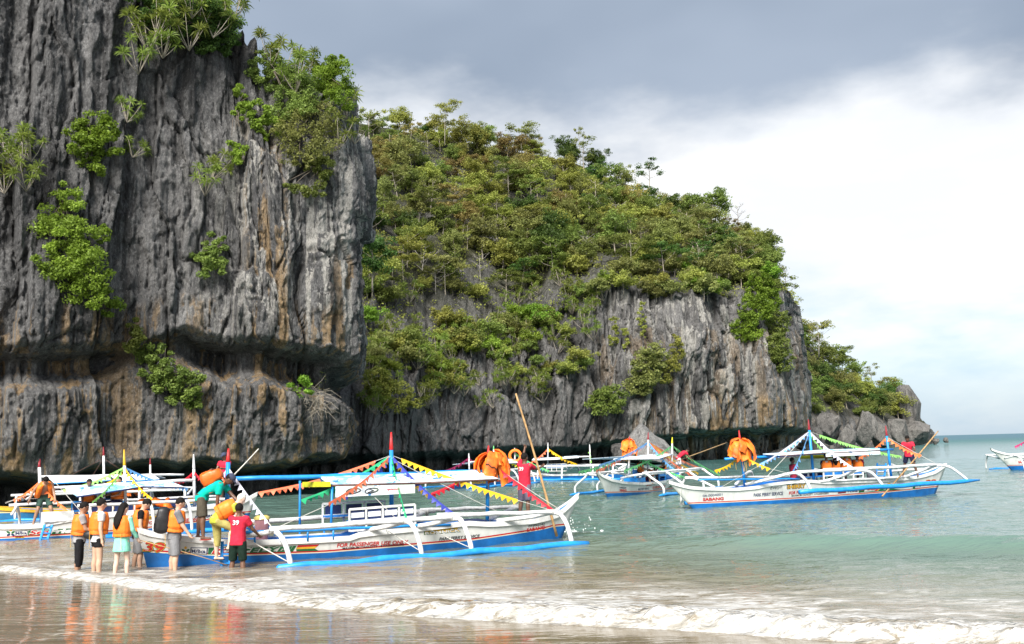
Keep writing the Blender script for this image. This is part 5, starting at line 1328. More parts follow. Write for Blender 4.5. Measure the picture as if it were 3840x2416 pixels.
H.arm([H.pix(2680, 1828, -.3), H.pix(2620, 1800, -.9), H.pix(2580, 1793, -1.25), H.pix(2562, 1810, -1.45), H.pix(2556, 1850, -1.6), H.pix(2554, 1885, -1.7)], .05, both=False)
H.pole('hand_rail', H.pix(2618, 1800, .6), H.pix(2998, 1796, .6), .03, M_blue); H.pole('hand_rail', H.pix(3075, 1806, .58), H.pix(3390, 1790, .58), .045, M_pole)
q = [H.pix(2924, 1709, .5), H.pix(3110, 1697, .5), H.pix(3095, 1688, .02), H.pix(2862, 1704, .02)]; H.roof(q, M_tarpw, edge=M_brown); H.roof([q[3] + Vector((0, .02, 0)), q[2] + Vector((0, .02, 0)), Vector((q[1].x, -q[1].y, q[1].z)), Vector((q[0].x, -q[0].y, q[0].z))], M_tarpw)
q2 = [H.pix(3112, 1698, .5), H.pix(3300, 1688, .5), H.pix(3300, 1682, .02), H.pix(3097, 1688, .02)]; H.roof(q2, M_tarp, edge=M_brown); H.roof([q2[3] + Vector((0, .02, 0)), q2[2] + Vector((0, .02, 0)), Vector((q2[1].x, -q2[1].y, q2[1].z)), Vector((q2[0].x, -q2[0].y, q2[0].z))], M_tarp)
hl, hr = H.pix(3096, 1694, .52), H.pix(3300, 1688, .52); H.part('banner', MB().slab([hl, hr, hr - Vector((0, 0, .17)), hl - Vector((0, 0, .2))], .004, (0, 1, 0)), M_banner)
yl, yr = H.pix(3001, 1708, -.6), H.pix(3190, 1704, -.6); H.part('banner', MB().slab([yl, yr, yr - Vector((0, 0, .14)), yl - Vector((0, 0, .14))], .004, (0, 1, 0)), M_bannery)
H.bench(H.pix(3087, 1759, .42), H.pix(3234, 1753, .42), .48, 1, panel=M_deck); H.bench(H.pix(3000, 1766, -.42), H.pix(3120, 1758, -.42), .45, -1)
H.part('bin', MB().tube([H.pix(3268, 1798, .2), H.pix(3268, 1764, .2)], [.17, .2], 10), M_grey, True)
hk2 = mH2 - Vector((0, 0, .05)); hk3 = mH3 - Vector((0, 0, .05)); hk1 = mH1 - Vector((0, 0, .5))
H.bunting(hk2, H.pix(2840, 1745, -1.2), 'sky', .16); H.bunting(hk2, H.pix(2700, 1830, 1.0), 'white', .15, t1=.5); H.bunting(hk2, H.pix(2972, 1770, 1.2), 'sky', .16); H.bunting(hk2, H.pix(3090, 1690, -.8), 'lime', .15); H.bunting(hk2, H.pix(3215, 1765, 1.2), 'white', .15)
H.bunting(hk2, H.pix(3380, 1712, -1.2), 'lime', .13, t0=.1); H.bunting(hk3, H.pix(3455, 1708, 1.0), 'orange', .14); H.bunting(hk3, H.pix(3215, 1720, -1.2), 'orange', .14)
H.bunting(hk1, H.pix(2680, 1765, -1.2), 'yellow', .15); H.bunting(hk1, H.pix(2955, 1775, 1.2), 'yellow', .15, t1=.62)
H.rope(hk2, H.pix(2872, 1792, 1.0), .010, 0); H.rope(hk3, H.pix(3520, 1745, 1.2), .008, 0); H.rope(H.pix(2555, 1815, .1), H.pix(2552, 1890, .1), .012, 0)
H.text('04-0004001', (2633, 1865), (2708, 1859), 9, M_navy, .01); H.text('SABANG', (2633, 1880), (2713, 1876), 12, M_red, .05); H.text('PARK FERRY SERVICE', (2826, 1864), (2936, 1857), 13, M_navy, .03)
H.text('Evelyn', (2888, 1840), (2933, 1835), 15, M_blackp, .0, .3); H.text('SHERRY', (2950, 1836), (3022, 1831), 17, M_navy, .08, 0, .004); H.text('SHERRY', (2952, 1834.5), (3020, 1829.5), 14, M_yellowp, .03, 0, .008)
H.text('FOR PASSENGER USE ONLY', (2958, 1856), (3119, 1841), 12, M_red, .04, .15); H.text('MAXIMUM CAPACITY : 8 PASSENGERS', (2968, 1863), (3107, 1853), 6, M_blackp, .02)
for i in range(4): H.patch([(2950 + 22 * i, 1815 - 1.5 * i), (2966 + 22 * i, 1813 - 1.5 * i), (2963 + 22 * i, 1817 - 1.5 * i), (2947 + 22 * i, 1820 - 1.5 * i)], M_greenp if i < 2 else M_yellowp)
H.patch([(3142, 1832), (3172, 1829), (3172, 1849), (3142, 1852)], M_darkred, .004); H.patch([(3176, 1829), (3219, 1828), (3219, 1850), (3176, 1851)], M_white, .004); H.text('M/Bca', (3179, 1847), (3216, 1845), 14, M_navy, .03, 0, .008)
H.patch([(3220, 1827), (3433, 1809), (3433, 1834), (3220, 1848)], M_greenp, .004); H.text('MayAnn', (3228, 1846), (3396, 1832), 26, M_yellowp, .04, .2, .008); H.text('May', (3228, 1846), (3308, 1840), 24, M_red, .03, .2, .011)
H.flower((3446, 1817), 9); H.text('38', (3471, 1818), (3516, 1815), 18, M_yellowp, .09, .1, .004); H.text('38', (3473, 1817), (3514, 1814), 16, M_red, .03, .1, .008)
H.text('Gerald', (3284, 1804), (3322, 1800), 11, M_red, .0, .3, .03)
vest_bundle(H.W(H.pix(2778, 1690, 0)), .68, .72, 'orange life vests bundled on the left mast of boat 38', 5)
ladder(H.W(H.pix(3290, 1737, .1)), H.W(H.pix(3284, 1792, .1)), H.W(H.pix(3322, 1738, .1)), H.W(H.pix(3316, 1792, .1)), 'short blue ladder standing on the deck of boat 38', mat=M_blue)

# ================================================================== boat anchored between, bow towards the beach
G = Boat('outrigger_boat', 'outrigger boat with blue chairs and bow towards the beach, left of boat 38', (2303, 1866), (2550, 1834), .45)
LG = 8.6
G.hull([(2272, 1768), (2285, 1783), (2305, 1797), (2340, 1807), (2400, 1811), (2470, 1806), (2520, 1796), (2560, 1778), (2588, 1750)], (2303, 1866), (2560, 1810), B=.60, stripe=[(2298, 1848), (2434, 1842), (2553, 1828)])
G.trim(well=(.2, .8))
mG1 = G.mast((2361, 1638), (2358, 1800), .10, .05, M_pole, M_red); mG2 = G.mast((2431, 1622), (2428, 1800), .16, .05, M_pole, M_darkred); mG3 = G.mast((2521, 1640), (2519, 1790), .16, .05, M_pole, FM['lemon'])
G.pole('ridge_pole', G.pix(2361, 1712, 0), G.pix(2521, 1704, 0), .045, M_pole)
q = [G.pix(2300, 1722, .9), G.pix(2470, 1722, .9), G.pix(2521, 1706, .02), G.pix(2375, 1710, .02)]; G.roof(q, M_tarpw, edge=M_pole); G.roof([q[3] + Vector((0, .02, 0)), q[2] + Vector((0, .02, 0)), Vector((q[1].x + .4, .9, q[1].z)), Vector((q[0].x + .4, .9, q[0].z))], M_tarpw)
gu = [G.pix(p, 1790, .4).x for p in (2330, 2420, 2500, 2560)]
rig(G, [gu[0] + .3, gu[1], gu[2], gu[3]], .98, 1.5, 2.3, r=.055)
gk1 = mG1 - Vector((0, 0, .55)); gk2 = mG2 - Vector((0, 0, .1)); gk3 = mG3 - Vector((0, 0, .1))
for k_, c, v, col in ((gk1, (2170, 1770), 1.6, 'mint'), (gk1, (2570, 1790), 1.3, 'mint'), (gk2, (2245, 1745), 1.5, 'sky'), (gk2, (2235, 1765), .9, 'coral'), (gk2, (2620, 1775), -1.0, 'yellow'), (gk2, (2600, 1785), .3, 'coral'), (gk2, (2535, 1765), .8, 'sky'), (gk3, (2700, 1780), -1.2, 'mint'), (gk3, (2340, 1765), 1.2, 'mint'), (gk2, (2655, 1765), -1.6, 'coral')):
    G.bunting(k_, G.pix(*c, v), col, .17, sag=.12)
G.bench(G.pix(2374, 1758, .35), G.pix(2392, 1758, -.1), .6, -1, frame=M_deck, panel=M_blue, nb=1); G.bench(G.pix(2470, 1762, .45), G.pix(2516, 1762, .30), .55, 1, frame=M_blue, panel=M_blue, nb=2)
G.part('seat_box', MB().box(G.pix(2380, 1800, .2), .9, .7, .2), M_blue)
G.text('04-0002628', (2314, 1832), (2346, 1833), 6, M_navy, .01); G.text('SABANG', (2312, 1842), (2347, 1843), 8, M_red, .05); G.text('PARK FERRY SERVICE', (2393, 1840), (2434, 1836), 8, M_navy, .02, .2); G.text('FOR PASSENGER USE ONLY', (2447, 1834), (2495, 1828), 9, M_red, .03, .2); G.text('MAXIMUM CAPACITY 8 PASSENGERS', (2449, 1838), (2489, 1832), 3.5, M_blackp, .0)
G.text('Clarence', (2422, 1824), (2443, 1822), 8, M_red, .02, .2); G.text('Cindy', (2444, 1823), (2457, 1821), 9, M_greenp, .02, .2); G.patch([(2502, 1830), (2518, 1817), (2520, 1828)], M_greenp, .004); G.patch([(2523, 1818), (2545, 1815), (2543, 1827), (2522, 1830)], M_yellowp, .004)
vest_bundle(G.W(G.pix(2361, 1678, 0)), .62, .62, 'round orange life vest bundle on the boat pointing at the beach', 6)

# ================================================================== boats under the far cliff
E = Boat('outrigger_boat', 'distant outrigger boat with pink bunting, behind the roof of the nearest boat', (1708, 1833), (1960, 1812), .45)
E.hull([(1650, 1776), (1680, 1790), (1720, 1796), (1800, 1798), (1900, 1792), (1960, 1782), (1995, 1765)], (1708, 1832), (1975, 1806), B=.55, stripe=[(1700, 1819), (1970, 1796)]); E.trim(well=(.2, .8))
mE1 = E.mast((1758, 1700), (1761, 1795), .12, .05, M_pole, M_pole); mE2 = E.mast((1851, 1672), (1852, 1795), .12, .05, M_pole, FM['mint']); mE3 = E.mast((1930, 1680), (1932, 1790), .12, .05, M_pole, M_pole)
E.pole('ridge_pole', E.pix(1758, 1734, 0), E.pix(1935, 1724, 0), .05, M_pole)
q = [E.pix(1775, 1742, .8), E.pix(1945, 1736, .8), E.pix(1930, 1728, 0), E.pix(1790, 1733, 0)]; E.roof(q, M_tarpw, edge=M_pole); E.roof([q[3] + Vector((0, .02, 0)), q[2] + Vector((0, .02, 0)), Vector((q[1].x, .8, q[1].z)), Vector((q[0].x, .8, q[0].z))], M_tarpw)
rig(E, [E.pix(p, 1790, 1.3).x for p in (1740, 1830, 1920, 1980)], .9, r=.055)
for k_, c, v, col in ((mE1, (1660, 1768), 1.3, 'pink'), (mE1, (1800, 1740), -1.0, 'pink'), (mE2, (1775, 1730), -.8, 'red'), (mE2, (1960, 1755), 1.0, 'lemon'), (mE2, (1965, 1738), -.6, 'sky'), (mE2, (1765, 1768), 1.0, 'red'), (mE3, (2060, 1766), 1.3, 'mint'), (mE3, (2040, 1760), .6, 'sky')): E.bunting(k_ - Vector((0, 0, .1)), E.pix(*c, v), col, .2)
E.text('CUMPLETE', (1740, 1818), (1820, 1814), 14, M_yellowp, .05); E.text('FOR PASSENGER USE ONLY', (1850, 1808), (1905, 1804), 6, M_red, .03); E.text('PARK FERRY SERVICE', (1915, 1806), (1950, 1803), 5, M_navy, .02)
lb = empty('lifebuoy', E.W(E.pix(1932, 1710, .15))); tag(lb, 'orange lifebuoy ring hung on the mast behind the poling man', 'lifebuoy')
MB().tube([(math.cos(t) * .36, 0, math.sin(t) * .36) for t in np.linspace(0, 2 * math.pi, 25)], .10, 8).build('ring', M_vest, lb, True)
for t in (): MB().tube([(math.cos(t - .12) * .36, 0, math.sin(t - .12) * .36), (math.cos(t + .12) * .36, 0, math.sin(t + .12) * .36)], .108, 8).build('band', M_white, lb, True)
Fb = Boat('outrigger_boat', 'white outrigger boat with blue panelled benches, lying sideways under the far wall', (1995, 1800), (2330, 1797), .45)
Fb.hull([(1960, 1768), (2000, 1776), (2080, 1780), (2180, 1778), (2260, 1774), (2310, 1760), (2345, 1738)], (1990, 1796), (2320, 1785), B=.55, stripe=[(1985, 1787), (2320, 1777)]); Fb.trim(well=(.15, .8))
mF1 = Fb.mast((2055, 1660), (2054, 1780), .14, .05, M_pole, M_pole); mF2 = Fb.mast((2211, 1667), (2216, 1775), .10, .05, M_pole, M_pole)
Fb.pole('ridge_pole', Fb.pix(2000, 1722, 0), Fb.pix(2216, 1712, 0), .05, M_pole)
for (x0, x1, yy) in ((1995, 2100, 1722), (2110, 2170, 1716)):
    q = [Fb.pix(x0, yy + 4, .8), Fb.pix(x1, yy, .8), Fb.pix(x1 - 6, yy - 6, 0), Fb.pix(x0 + 6, yy - 3, 0)]; Fb.roof(q, M_tarpw, edge=M_pole); Fb.roof([q[3] + Vector((0, .02, 0)), q[2] + Vector((0, .02, 0)), Vector((q[1].x, .8, q[1].z)), Vector((q[0].x, .8, q[0].z))], M_tarpw)
rig(Fb, [Fb.pix(p, 1780, 1.3).x for p in (2020, 2110, 2225, 2300)], .9, r=.06); Fb.bench(Fb.pix(2050, 1741, .4), Fb.pix(2124, 1740, .4), .5, 1, panel=M_deck)
for k_, c, v, col in ((mF1, (1990, 1735), 1.0, 'coral'), (mF1, (2165, 1742), .8, 'yellow'), (mF1, (2150, 1738), -.6, 'yellow'), (mF1, (2052, 1712), .3, 'white')): Fb.bunting(k_ - Vector((0, 0, .1)), Fb.pix(*c, v), col, .22)
Fb.bunting(mF2 - Vector((0, 0, .1)), Fb.pix(2219, 1735, .2), 'lime', .24)
# boat cut by the right edge
Rb = Boat('outrigger_boat', 'outrigger boat at far right of which only the bow shows', (3817, 1764), (4150, 1752), .45)
Rb.hull([(3731, 1681), (3745, 1689), (3770, 1698), (3840, 1712), (3950, 1716), (4060, 1710), (4150, 1690), (4190, 1668)], (3820, 1764), (4130, 1752), B=.55, stripe=[(3810, 1746), (4130, 1735)]); Rb.trim(well=(.2, .8))
rig(Rb, [Rb.pix(p, 1700, 1.3).x for p in (3812, 3900, 4010, 4100)], .95, f0=Rb.pix(3716, 1735, -1.5).x, r=.055); mR = Rb.mast((3905, 1570), (3910, 1712), .2, .05)
Rb.bunting(mR - Vector((0, 0, .2)), Rb.pix(3805, 1675, 1.0), 'pink', .2); Rb.text('SABANG', (3817, 1738), (3860, 1738), 9, M_red, .05); Rb.text('04-000', (3830, 1730), (3860, 1730), 7, M_navy, .01)
# ------------------------------------------------------------------ people
SKIN = {'light': paint('skin_light', (.58, .36, .25), .5, .06, 12), 'mid': paint('skin_mid', (.36, .20, .125), .5, .06, 12), 'dark': paint('skin_dark', (.15, .075, .045), .45, .08, 12), 'pale': paint('skin_pale', (.66, .46, .36), .5, .05, 12)}
M_hair = paint('black_hair', (.012, .010, .009), .75, .2, 30, .3, .15); M_hairw = paint('white_hair', (.68, .62, .54), .6, .1, 30, .3)
def cloth(n, c): return paint('cloth_' + n, c, .85, .16, 7, .35, .2)
C_ = {'grey': cloth('grey', (.19, .19, .20)), 'heather': cloth('heather', (.34, .34, .35)), 'white': cloth('white', (.72, .72, .74)), 'black': cloth('black', (.012, .012, .014)), 'mint': cloth('mint', (.26, .68, .52)), 'teal': cloth('teal', (.0, .46, .36)),
      'red': cloth('red', (.58, .025, .055)), 'lime': cloth('lime', (.42, .46, .05)), 'khaki': cloth('khaki', (.42, .37, .12)), 'olive': cloth('olive', (.085, .075, .055)), 'dgreen': cloth('dark_green', (.008, .022, .015)), 'greyshort': cloth('grey_shorts', (.22, .22, .23)),
      'purple': cloth('faded_purple', (.14, .12, .17)), 'navy': cloth('navy', (.02, .022, .06)), 'green': cloth('green', (.05, .10, .08)), 'cap': cloth('slate_cap', (.055, .065, .11)), 'maroon': cloth('maroon', (.30, .02, .045)), 'ltgrey': cloth('light_grey', (.45, .45, .46))}
M_sole = paint('red_sandal', (.42, .04, .03), .6); M_soleb = paint('black_sandal', (.02, .02, .03), .6)
DG = lambda: bpy.context.evaluated_depsgraph_get()
def fuse(m, voxel, smooth=2):
    """merge overlapping shapes into one continuous surface"""
    me = bpy.data.meshes.new('tmp'); me.from_pydata(m.v, [], m.f); me.update()
    o = bpy.data.objects.new('tmp', me); COL.objects.link(o)
    r = o.modifiers.new('r', 'REMESH'); r.mode = 'VOXEL'; r.voxel_size = voxel; r.use_smooth_shade = True
    s = o.modifiers.new('s', 'SMOOTH'); s.iterations = smooth; s.factor = .5
    e = o.evaluated_get(DG()); em = e.to_mesh(); n = len(em.vertices)
    co = np.empty(n * 3, np.float32); em.vertices.foreach_get('co', co)
    fs = [tuple(p.vertices) for p in em.polygons]; e.to_mesh_clear()
    bpy.data.objects.remove(o); bpy.data.meshes.remove(me)
    out = MB(); out.v = [tuple(c) for c in co.reshape(-1, 3)]; out.f = fs; return out
def capsule(m, a, b, ra, rb, n=10):
    a = Vector(a); b = Vector(b); d = b - a
    if d.length < 1e-5: d = Vector((0, 0, 1e-4))
    u = d.normalized(); P = []; Rr = []
    for k in (0, .5, .87): P.append(a - u * ra * (1 - k) ** .5 * .98 if k else a - u * ra * .98); Rr.append(ra * max(.08, k if k else .1))
    P = [a - u * ra * .98, a - u * ra * .7, a - u * ra * .3, a, b, b + u * rb * .3, b + u * rb * .7, b + u * rb * .98]; Rr = [ra * .15, ra * .7, ra * .95, ra, rb, rb * .95, rb * .7, rb * .15]
    return m.tube(P, Rr, n)
def loft(m, rings, n=16, cap=True):
    """rings: (centre, right axis, forward axis, rx, ry)"""
    vs = []; fs = []
    for c, ax, ay, rx, ry in rings:
        for k in range(n):
            t = 2 * math.pi * k / n; ct, st = math.cos(t), math.sin(t)
            p = 2.6; q = (abs(ct) ** p + abs(st) ** p) ** (-1 / p)
            vs.append(Vector(c) + Vector(ax) * rx * ct * q + Vector(ay) * ry * st * q)
    for i in range(len(rings) - 1):
        for k in range(n):
            k2 = (k + 1) % n; fs.append((i * n + k, i * n + k2, (i + 1) * n + k2, (i + 1) * n + k))
    if cap: fs.append(tuple(range(n))[::-1]); fs.append(tuple((len(rings) - 1) * n + k for k in range(n)))
    return m.add(vs, fs)
def rot(axis, deg): return Matrix.Rotation(R(deg), 3, axis)
def person(label, foot, yaw, H=1.65, lean=0, twist=0, side=0, head=(0, 0), la=(10, 8, 15), ra=(10, 8, 15), ll=(0, 3, 0), rl=(0, 3, 0), skin='mid', shirt=None, sleeve=.5, bottom=None, blen=.9, vest=False, hair='short', cap=None, skirt=None, shoes=None,
           girth=1.0, anchor='feet', number=None, group=None, vox=.015, openvest=False, hand=None, glasses=False):
    """yaw: 0 looks away from the viewer, 90 to the right, 180 at the viewer. arms: forward lift, sideways lift, elbow bend. legs: forward lift, spread, knee bend."""
    X, Y_, Z_ = Vector((1, 0, 0)), Vector((0, 1, 0)), Vector((0, 0, 1)); g = girth
    # spine
    T = rot('Z', -twist) @ rot('Y', side) @ rot('X', -lean)
    pel = Vector((0, 0, 0)); up = T @ Z_; fw = T @ Y_; rt = T @ X
    mid = pel + (Z_ * .4 + up * .6).normalized() * .14 * H; chest = mid + up * .13 * H; neck = chest + up * .055 * H
    hd = T @ rot('Z', -head[1]) @ rot('X', -head[0] + lean * .0); hu, hf, hr = hd @ Z_, hd @ Y_, hd @ X
    skull = neck + up * .028 * H + hu * .070 * H
    J = {}
    for sgn, nm, an in ((-1, 'L', la), (1, 'R', ra)):
        sh = chest + up * .030 * H + rt * sgn * .103 * H * g ** .5
        Q = T @ rot('Y', -sgn * an[1]) @ rot('X', an[0]); ua = Q @ Vector((0, 0, -1)); el = sh + ua * .172 * H
        fa = Q @ rot('X', an[2]) @ Vector((0, 0, -1)); wr = el + fa * .145 * H; J[nm] = (sh, el, wr, fa, Q)
    for sgn, nm, an in ((-1, 'l', ll), (1, 'r', rl)):
        hp = pel + X * sgn * .052 * H
        Q = rot('Y', -sgn * an[1]) @ rot('X', an[0]); th = Q @ Vector((0, 0, -1)); kn = hp + th * .243 * H
        sh_ = Q @ rot('X', -an[2]) @ Vector((0, 0, -1)); ak = kn + sh_ * .243 * H; ff = (Q @ rot('X', -an[2]) @ Y_)
        ff = Vector((ff.x, ff.y, ff.z * .35)).normalized(); J[nm] = (hp, kn, ak, ff, sh_)
    low = min(J['l'][2].z, J['r'][2].z) - .04 * H
    ctr = (J['l'][2] + J['r'][2]) / 2 if anchor == 'feet' else (J[anchor][2] if anchor in 'lr' else pel)
    off = Vector((-ctr.x, -ctr.y, -low)) if anchor != 'seat' else Vector((0, 0, .075 * H))
    if anchor in ('l', 'r'): off.z = -(J[anchor][2].z - .04 * H)
    e = empty('person', foot); e.rotation_euler = (0, 0, -R(yaw)); tag(e, label, 'person', group)
    A_ = lambda p: Vector(p) + off
    m = MB()
    ring = lambda c, rx, ry, a=rt, b=fw: (A_(c), a, b, rx * H, ry * H)
    loft(m, [ring(pel - Z_ * .045 * H, .070 * g, .058 * g, X, Y_), ring(pel, .092 * g, .068 * g, X, Y_), ring(mid - up * .05 * H, .078 * g, .058 * g), ring(mid, .080 * g, .058 * g), ring(chest - up * .02 * H, .095 * g, .066 * g), ring(chest + up * .03 * H, .090 * g, .055 * g), ring(neck, .045, .04)])
    capsule(m, A_(neck - up * .02 * H), A_(skull - hu * .03 * H), .034 * H, .032 * H)
    for nm in 'LR':
        sh, el, wr, fa, Q = J[nm]; capsule(m, A_(sh), A_(el), .031 * H * g, .024 * H * g); capsule(m, A_(el), A_(wr), .0245 * H * g, .0165 * H)
        capsule(m, A_(wr), A_(wr + fa * .035 * H), .0165 * H, .020 * H)
    for nm in 'lr':
        hp, kn, ak, ff, sd = J[nm]; capsule(m, A_(hp), A_(kn), .052 * H * g, .033 * H * g)
        mid_s = kn.lerp(ak, .3) - ff * .008 * H; capsule(m, A_(kn), A_(mid_s), .033 * H * g, .035 * H * g); capsule(m, A_(mid_s), A_(ak), .034 * H * g, .020 * H)
        capsule(m, A_(ak - Z_ * .018 * H - ff * .015 * H), A_(ak - Z_ * .026 * H + ff * .085 * H), .021 * H, .016 * H)
    Mh = Matrix((hr, hf, hu)).transposed()
    m.ell(A_(skull), .047 * H, .058 * H, .066 * H, Mh, 16, 12); m.ell(A_(skull - hu * .038 * H + hf * .018 * H), .036 * H, .036 * H, .034 * H, Mh)
    capsule(m, A_(skull + hf * .056 * H - hu * .002 * H), A_(skull + hf * .064 * H - hu * .018 * H), .006 * H, .010 * H)
    for sg in (-1, 1): m.ell(A_(skull + hr * sg * .047 * H - hu * .006 * H), .007 * H, .013 * H, .018 * H, Mh, 8, 6)
    b = fuse(m, vox)
    # fingers and thumb, each its own bent chain rooted in the palm
    for nm in 'LR':
        sh, el, wr, fa, Q = J[nm]; sgn = -1 if nm == 'L' else 1
        pr = (Q @ rot('X', 60)) @ Vector((0, 0, -1)); sidev = fa.cross(pr); sidev = sidev.normalized() if sidev.length > 1e-4 else X
        pr = sidev.cross(fa).normalized(); bend = .75 if (hand == 'grip' or hand == nm) else .35
        cp = wr + fa * .045 * H
        for k, Lf in enumerate((.040, .046, .043, .033)):
            r0 = cp + sidev * (k - 1.5) * .0115 * H; p1 = r0 + (fa * math.cos(bend * .5) + pr * math.sin(bend * .5)) * Lf * .5 * H; p2 = p1 + (fa * math.cos(bend * 1.8) + pr * math.sin(bend * 1.8)) * Lf * .5 * H
            b.tube([A_(r0), A_(p1), A_(p2)], [.0058 * H, .0054 * H, .0042 * H], 6)
        r0 = wr + fa * .012 * H - sidev * sgn * .016 * H; p1 = r0 + (fa * .6 - sidev * sgn * .7 + pr * .2).normalized() * .026 * H; b.tube([A_(r0), A_(p1), A_(p1 + (fa * .8 + pr * .5).normalized() * .024 * H)], [.007 * H, .0062 * H, .005 * H], 6)
    body = b.build('body', SKIN[skin], e, True)
    for sg in (-1, 1): MB().ell(A_(skull + hf * .051 * H + hr * sg * .019 * H + hu * .004 * H), .006 * H, .005 * H, .0035 * H, Mh, 6, 4).build('eye', M_hair, e, True)
    MB().ell(A_(skull + hf * .049 * H - hu * .036 * H), .013 * H, .006 * H, .003 * H, Mh, 8, 4).build('mouth', cloth('lip', (.25, .07, .06)), e, True)
    if glasses:
        gm = MB()
        for sg in (-1, 1):
            c = A_(skull + hf * .056 * H + hr * sg * .020 * H + hu * .004 * H); gm.tube([c + hr * math.cos(t) * .015 * H + hu * math.sin(t) * .011 * H for t in np.linspace(0, 6.283, 13)], .002 * H, 4); gm.tube([c + hr * sg * .016 * H, A_(skull + hr * sg * .049 * H + hu * .004 * H)], .002 * H, 4)
        gm.build('glasses', M_blackp, e)
    if hair:
        hm = MB(); hm.ell(A_(skull + hu * .012 * H - hf * .007 * H), .052 * H, .060 * H, .062 * H, Mh, 16, 12)
        keep = []
        lowf = -.036 if hair != 'long' else -.04
        vs = hm.v; fs = []
        for f in hm.f:
            c = sum((Vector(vs[i]) for i in f), Vector()) / len(f) - A_(skull); y = c.dot(hf) / H; z = c.dot(hu) / H
            if z > (lowf + .55 * max(0, y + .012) if y < .012 else .026): fs.append(f)
        hm.f = fs
        if hair == 'long':
            back = skull - hf * .035 * H
            loft(hm, [(A_(back + hu * .02 * H), hr, hf, .050 * H, .030 * H), (A_(back - hu * .05 * H - hf * .01 * H), hr, hf, .055 * H, .028 * H), (A_(back - hu * .13 * H - fw * .05 * H), rt, fw, .058 * H, .022 * H), (A_(back - hu * .21 * H - fw * .055 * H), rt, fw, .045 * H, .016 * H), (A_(back - hu * .27 * H - fw * .05 * H), rt, fw, .015 * H, .008 * H)], 12)
        hm.build('hair', M_hairw if hair == 'white' else M_hair, e, True)
    if cap:
        cm = MB(); cm.ell(A_(skull + hu * .028 * H), .054 * H, .063 * H, .050 * H, Mh, 14, 10)
        cm.f = [f for f in cm.f if sum((Vector(cm.v[i]) - A_(skull)).dot(hu) for i in f) / len(f) > .018 * H]
        c = A_(skull + hu * .024 * H + hf * .05 * H); cm.slab([c - hr * .045 * H, c + hr * .045 * H, c + hr * .03 * H + hf * .05 * H - hu * .012 * H, c - hr * .03 * H + hf * .05 * H - hu * .012 * H], .008 * H, hu)
        cm.build('cap', C_[cap], e, True)
    if shirt:
        s = MB(); k = 1.0 + .1
        hem = pel - Z_ * (.035 * H)
        loft(s, [ring(hem, .104 * g, .080 * g, X, Y_), ring(pel + Z_ * .03 * H, .101 * g, .077 * g, X, Y_), ring(mid, .093 * g, .070 * g), ring(chest - up * .02 * H, .106 * g, .076 * g), ring(chest + up * .035 * H, .100 * g, .064 * g), ring(chest + up * .052 * H, .062 * g, .05 * g), ring(neck - up * .004 * H, .044, .042)])
        for nm in 'LR':
            sh, el, wr, fa, Q = J[nm]
            if sleeve <= 1: s.tube([A_(sh - rt * (.03 if nm == 'R' else -.03) * H), A_(sh), A_(sh.lerp(el, sleeve))], [.040 * H * g, .043 * H * g, .040 * H * g], 12)
            else: s.tube([A_(sh), A_(el), A_(el.lerp(wr, sleeve - 1))], [.042 * H * g, .034 * H * g, .027 * H * g], 12)
        if skirt:
            loft(s, [ring(pel + Z_ * .04 * H, .100 * g, .078 * g, X, Y_), ring(pel - Z_ * .05 * H, .112 * g, .088 * g, X, Y_), ring(pel - Z_ * skirt * H, .125 * g, .10 * g, X, Y_)])
        fuse(s, .017, 3).build('dress' if skirt else 'shirt', C_[shirt], e, True)
    if bottom:
        s = MB(); loft(s, [ring(pel + Z_ * .055 * H, .093 * g, .070 * g, X, Y_), ring(pel, .100 * g, .075 * g, X, Y_), ring(pel - Z_ * .05 * H, .090 * g, .072 * g, X, Y_)])
        for nm in 'lr':
            hp, kn, ak, ff, sd = J[nm]; t = blen
            pts = [A_(hp), A_(hp.lerp(kn, min(t, 1)))]; rr = [.062 * H * g, .054 * H * g if t <= 1 else .046 * H * g]
            if t > 1: pts.append(A_(kn.lerp(ak, t - 1))); rr.append(.036 * H * g)
            s.tube(pts, rr, 12)
        fuse(s, .017, 3).build('trousers' if blen > 1.2 else 'shorts', C_[bottom], e, True)
    if vest:
        s = MB(); t = .022
        if not openvest:
            loft(s, [ring(mid - up * .085 * H, .105 * g + t, .082 * g + t), ring(mid - up * .04 * H, .100 * g + t, .080 * g + t), ring(mid - up * .03 * H, .096 * g + t * .5, .078 * g + t * .5), ring(mid - up * .02 * H, .102 * g + t, .082 * g + t), ring(chest - up * .03 * H, .102 * g + t, .083 * g + t), ring(chest + up * .03 * H, .082 * g + t, .070 * g + t), ring(chest + up * .055 * H, .062 * g + t, .058 * g + t)])
        else:
            for sg in (-1, 1):
                c = rt * sg * .085 * H + fw * .02 * H
                loft(s, [ring(mid - up * .10 * H + c * 1.4, .05, .075), ring(mid + c * 1.3, .052, .08), ring(chest + c * 1.0, .05, .08), ring(chest + up * .05 * H + c * .7, .04, .06)])
        v = fuse(s, .014, 2).build('life_vest', M_vest, e, True)
        if not openvest:
            MB().tube([A_(mid - up * .035 * H) + (rt * math.cos(a) * (.100 * g + t) + fw * math.sin(a) * (.080 * g + t)) * H * 1.04 for a in np.linspace(0, 6.283, 21)], .004 * H, 4).build('belt', cloth('webbing', (.55, .13, .02)), v)
            q = A_(mid - up * .04 * H + rt * .06 * H - fw * (.085 * g + t) * H); MB().tube([q, q - Z_ * .10 * H, q - Z_ * .2 * H + X * .01], .0035 * H, 4).build('tie', paint('yellow_cord', (.62, .36, .06), .8), v)
            q = A_(chest + up * .035 * H - fw * (.070 * g + t + .004) * H); MB().box(q, .05 * H, .01, .035 * H, Matrix((rt, fw, up)).transposed()).build('patch', C_['ltgrey'], v)
